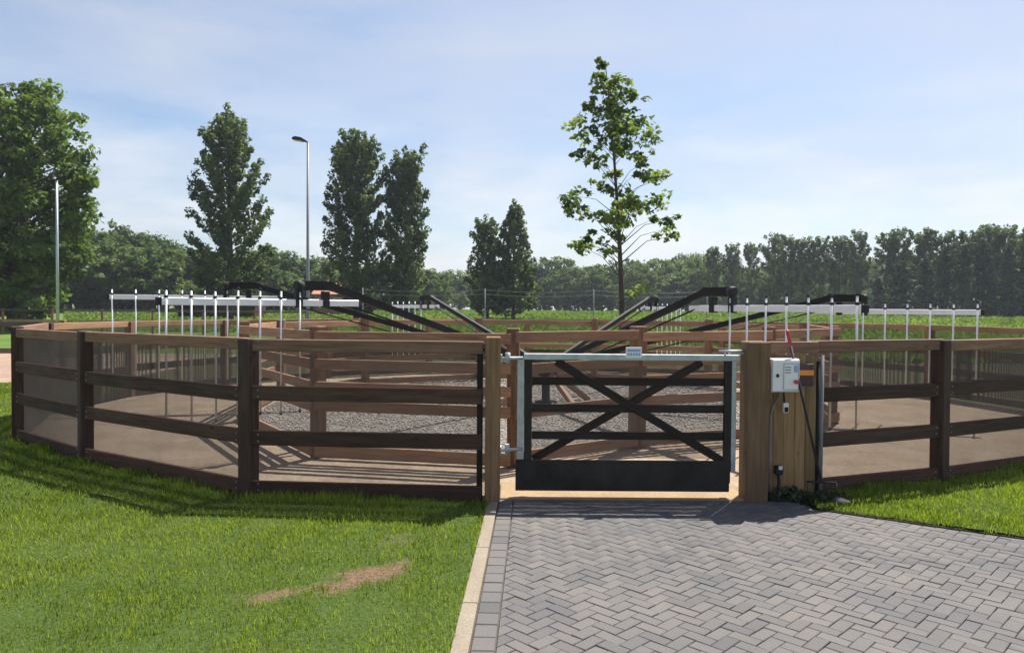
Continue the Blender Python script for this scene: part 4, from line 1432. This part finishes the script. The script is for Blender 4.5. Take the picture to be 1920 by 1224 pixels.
def weeds(name, spots, label, seed):
    r = np.random.RandomState(seed)
    t = Tree(seed)
    for (x, y, rad, h, n) in spots:
        for k in range(n):
            a = r.uniform(0, 6.28); q = rad*math.sqrt(r.uniform(0, 1))
            hh = h*r.uniform(0.4, 1)
            c = np.array([x + math.cos(a)*q, y + math.sin(a)*q*0.5, hh])
            t.limb([(c[0], c[1], -0.02), (c[0] + r.normal(0, .01), c[1] + r.normal(0, .01), hh*0.6), c], [0.003, 0.002, 0.001], 3)
            t.clump(c - np.array([0, 0, hh*0.3]), 0.04, 9, 0.040, 1.2, r.uniform(0.1, 0.7))
    V, F, T = t.leaf_arrays()
    TV = np.concatenate(t.tv); TF = np.array(t.tf) + len(V)
    me = np_mesh(name, np.concatenate([V, TV]), [F, TF], 4, np.concatenate([T, np.full(len(TV), .2)]))
    o = link(name, me, M['leaf_pine'])
    tag(o, label, 'weeds', kind='stuff')
weeds('weeds', [(2.50, 6.68, 0.18, 0.13, 46), (2.72, 6.62, 0.18, 0.11, 44), (2.95, 6.64, 0.16, 0.09, 30)], 'dark weeds at the foot of the plank screen', 5)

def stone(X, Y, s, seed, label):
    r = random.Random(seed)
    bm = bmesh.new()
    bmesh.ops.create_icosphere(bm, subdivisions=2, radius=1)
    for v in bm.verts:
        k = 1 + 0.22*math.sin(v.co.x*3.1 + seed) + 0.18*math.cos(v.co.y*4 + seed*2) + r.uniform(-.06, .06)
        v.co = Vector((v.co.x*k*s*1.25, v.co.y*k*s*0.9, v.co.z*k*s*0.75))
    o = bm_obj('stone', bm, M['stone'], None, Matrix.Translation((X, Y, s*0.45)), True)
    tag(o, label, 'stone')
stone(2.90, 6.52, 0.066, 3, 'dark grey stone lying at the foot of the leaning tool')
stone(2.74, 6.44, 0.035, 5, 'small stone at the corner of the drive by the planks')

# ------------------------------------------------------------------ poles, lamp, fences and buildings behind
def build_far_things():
    Y = 30.0
    p = at(577, 560, Y); zb = float(zg(p.x, Y)); top = at(575, 268, Y)
    l = empty('lamp_post', (p.x, Y, zb))
    tag(l, 'tall grey lamp post with a flat dark lamp head', 'lamp post')
    bm = bmesh.new(); add_tube(bm, [(p.x, Y, zb - 0.2), (p.x, Y, zb + 1.2), (p.x, Y, top.z)], [0.075, 0.070, 0.045], 12)
    bm_obj('pole', bm, M['conduit'], l)
    bm = bmesh.new()
    add_tube(bm, [(p.x + 0.04, Y, top.z - 0.03), (p.x - 0.10, Y, top.z + 0.02)], 0.035, 8)
    bm_obj('bracket', bm, M['black'], l)
    bm = bmesh.new()
    for x0, x1, zz0, zz1, hw0, hw1 in ((-0.62, -0.06, 0.07, 0.0, 0.10, 0.13),):
        vs = []
        prof = [(-0.62, 0.10, 0.16), (-0.50, 0.15, 0.205), (-0.25, 0.16, 0.16), (-0.06, 0.07, 0.05)]
        rings = []
        for (x, hw, zt) in prof:
            b0 = 0.095 - 0.10*(x + 0.62)/0.56
            rings.append([bm.verts.new((p.x + x, Y + sy*hw, top.z + z_)) for sy, z_ in ((-1, b0), (1, b0), (0.7, zt), (-0.7, zt))])
        for a_, b_ in zip(rings[:-1], rings[1:]):
            for k in range(4): bm.faces.new((a_[k], a_[(k+1) % 4], b_[(k+1) % 4], b_[k]))
        bm.faces.new(rings[0][::-1]); bm.faces.new(rings[-1])
        bmesh.ops.recalc_face_normals(bm, faces=bm.faces)
    hd = bm_obj('lamp_head', bm, M['black'], l)
    bm = bmesh.new()
    q = [(-0.56, 0.075), (-0.22, 0.022)]
    vs = [bm.verts.new((p.x + x, Y + sy*0.10, top.z + z_ - 0.004)) for x, z_ in q for sy in (-1, 1)]
    vs2 = [bm.verts.new((p.x + x*0.97 - 0.01, Y + sy*0.07, top.z + z_ - 0.03)) for x, z_ in q for sy in (-1, 1)]
    bm.faces.new((vs2[0], vs2[1], vs2[3], vs2[2]))
    for a_, b_ in ((0, 1), (1, 3), (3, 2), (2, 0)): bm.faces.new((vs[a_], vs[b_], vs2[b_], vs2[a_]))
    bm_obj('lens', bm, M['grey_plastic'], hd)
    # bare pole at the left
    Y = 36.0
    p = at(108, 585, Y); zb = float(zg(p.x, Y)); top = at(108, 343, Y)
    l = empty('bare_pole', (p.x, Y, zb)); tag(l, 'slim pale pole without a lamp before the big left tree', 'pole')
    bm = bmesh.new(); add_tube(bm, [(p.x, Y, zb - 0.2), (p.x, Y, top.z)], [0.075, 0.05], 10); bm_obj('shaft', bm, M['galv'], l)
    bm = bmesh.new(); add_tube(bm, [(p.x, Y, top.z), (p.x, Y, top.z + 0.05)], [0.06, 0.05], 10); bm_obj('cap', bm, M['galv'], l)

    # paddock fence left of the ring (near) and across the arena (far)
    def rail_fence(a, b, nseg, hts, label, pw=0.11, rh=0.11):
        a, b = Vector(a), Vector(b)
        f = empty('rail_fence', ((a.x + b.x)/2, (a.y + b.y)/2, 0)); tag(f, label, 'fence')
        for i in range(nseg + 1):
            p_ = a.lerp(b, i/nseg); z = float(zg(p_.x, p_.y))
            post_obj('post', p_.x, p_.y, z - 0.2, z + hts[0] + 0.09, pw, M['post_red'], f, 0.1)
            if i < nseg:
                q = a.lerp(b, (i + 1)/nseg); z2 = float(zg(q.x, q.y))
                for h in hts:
                    o_ = Vector((0, -pw/2 - 0.022, 0))
                    board('rail', Vector((p_.x, p_.y, z + h)) + o_, Vector((q.x, q.y, z2 + h)) + o_, rh, 0.04, M['grey_wood'] if h == hts[0] else M['wood_red'], f)
    rail_fence((-9.15, 15.2, 0), (-22, 15.6, 0), 6, (1.34, 0.80), 'wooden post and rail fence at the left edge before the sand arena')
    rail_fence((-11.3, 41, 0), (-46, 43, 0), 12, (1.28, 0.70), 'low wooden rail fence along the far side of the sand arena')

    # tall wire fence crossing the view in front of the wood
    wf = empty('wire_fence', (2, 33, 0)); tag(wf, 'thin pale wire strung on slim posts across the far field', 'fence')
    Y = 33
    xs = [-6.6, -1.2, 3.6, 8.6]
    for x in xs:
        z = float(zg(x, Y))
        bm = bmesh.new(); add_tube(bm, [(x, Y, z - 0.2), (x, Y, 2.60)], 0.022, 6); bm_obj('post', bm, M['conduit'], wf)
    for k, zz in enumerate((2.55, 2.36)):
        bm = bmesh.new()
        pts = []
        for a_, b_ in zip(xs[:-1], xs[1:]):
            for q in range(6):
                t = q/6; pts.append((a_ + (b_ - a_)*t, Y - 0.03, zz - 0.10*4*t*(1 - t)))
        pts.append((xs[-1], Y - 0.03, zz))
        add_tube(bm, pts, 0.005, 5)
        bm_obj('wire', bm, M['conduit'], wf)

    # small house with a red roof between the trees
    Yh = 84.0
    a = at(600, 560, Yh); b_ = at(646, 528, Yh)
    z0 = float(zg(a.x, Yh)) - 0.2
    h = empty('house', ((a.x + b_.x)/2, Yh, z0)); tag(h, 'small house with a pinkish red roof between lamp post and poplars', 'house')
    w0, w1 = a.x - 0.6, b_.x + 0.1
    zr, ze = b_.z - 0.1, a.z + 0.5
    brick = M['red_brick']; roof = M['red_roof']
    bm = bmesh.new()
    vs = []
    for yy in (Yh, Yh + 5):
        pass
    add_box(bm, (w0, Yh, z0), (w1, Yh + 5, ze)); bm_obj('wall', bm, brick, h)
    bm = bmesh.new()
    A = [bm.verts.new(c) for c in ((w0 - .3, Yh - .3, ze + .02), (w1 + .3, Yh - .3, ze + .02), (w1 + .3, Yh + 2.5, zr), (w0 - .3, Yh + 2.5, zr), (w0 - .3, Yh + 5.3, ze + .02), (w1 + .3, Yh + 5.3, ze + .02))]
    for f in ((0, 1, 2, 3), (3, 2, 5, 4), (0, 3, 4), (1, 5, 2), (0, 4, 5, 1)): bm.faces.new([A[i] for i in f])
    rf = bm_obj('roof', bm, roof, h)
    bm = bmesh.new(); add_box(bm, (w0 + 0.5, Yh + 2.2, zr - .3), (w0 + 0.9, Yh + 2.7, zr + .35)); bm_obj('chimney', bm, brick, rf)
    for k in range(2):
        x = w0 + 0.5 + k*1.6
        wn = box_obj('window', (x, Yh - 0.04, z0 + 1.0), (x + 0.9, Yh - 0.004, z0 + 2.1), M['white_paint'], h, None, 0.01)
        box_obj('pane', (x + .08, Yh - 0.06, z0 + 1.08), (x + .82, Yh - 0.042, z0 + 2.02), M['black'], wn, None, 0.004)
    # low dark field shelter behind the left bars
    Ys = 70.0
    a = at(335, 582, Ys); b_ = at(478, 560, Ys)
    z0 = float(zg(a.x, Ys)) - 0.1
    s = empty('field_shelter', ((a.x + b_.x)/2, Ys, z0)); tag(s, 'low dark field shelter with open front under the left wood', 'shelter')
    zt = b_.z
    box_obj('back_wall', (a.x, Ys + 3, z0), (b_.x, Ys + 3.1, zt - .1), M['grey_wood'], s)
    for k in range(5):
        x = a.x + (b_.x - a.x)*k/4
        box_obj('post', (x - .07, Ys - .07, z0), (x + .07, Ys + .07, zt - 0.05), M['post_dark'], s)
    for k in (0, 1):
        x = (a.x, b_.x)[k]
        box_obj('side_wall', (x - .04, Ys + .1, z0), (x + .04, Ys + 2.98, zt - .1), M['wood_dark'], s)
    bm = bmesh.new()
    V = [bm.verts.new(c) for c in ((a.x - .3, Ys - .4, zt), (b_.x + .3, Ys - .4, zt), (b_.x + .3, Ys + 3.3, zt + .25), (a.x - .3, Ys + 3.3, zt + .25), (a.x - .3, Ys - .4, zt + .12), (b_.x + .3, Ys - .4, zt + .12), (b_.x + .3, Ys + 3.3, zt + .37), (a.x - .3, Ys + 3.3, zt + .37))]
    for f in ((0, 3, 2, 1), (4, 5, 6, 7), (0, 1, 5, 4), (1, 2, 6, 5), (2, 3, 7, 6), (3, 0, 4, 7)): bm.faces.new([V[i] for i in f])
    bm_obj('roof', bm, M['black'], s)
M['red_brick'] = mat_plain('red_brick', (0.26, 0.13, 0.09), 0.85, 0, 0.2, 4, 0.2)
M['red_roof'] = mat_plain('red_roof_tiles', (0.40, 0.17, 0.12), 0.8, 0, 0.2, 3, 0.3)
build_far_things()

# ------------------------------------------------------------------ thin summer haze
def build_haze():
    bm = bmesh.new()
    add_box(bm, (-910, -305, -1.2), (910, 1510, 24))
    m, t, out = node_mat('summer_haze')
    v = t.nodes.new('ShaderNodeVolumePrincipled')
    v.inputs['Color'].default_value = (0.80, 0.88, 1.0, 1)
    v.inputs['Density'].default_value = 0.00036
    v.inputs['Anisotropy'].default_value = 0.3
    t.links.new(v.outputs[0], out.inputs['Volume'])
    o = bm_obj('haze', bm, m)
    tag(o, 'thin pale summer haze over the far trees', kind='stuff')
build_haze()
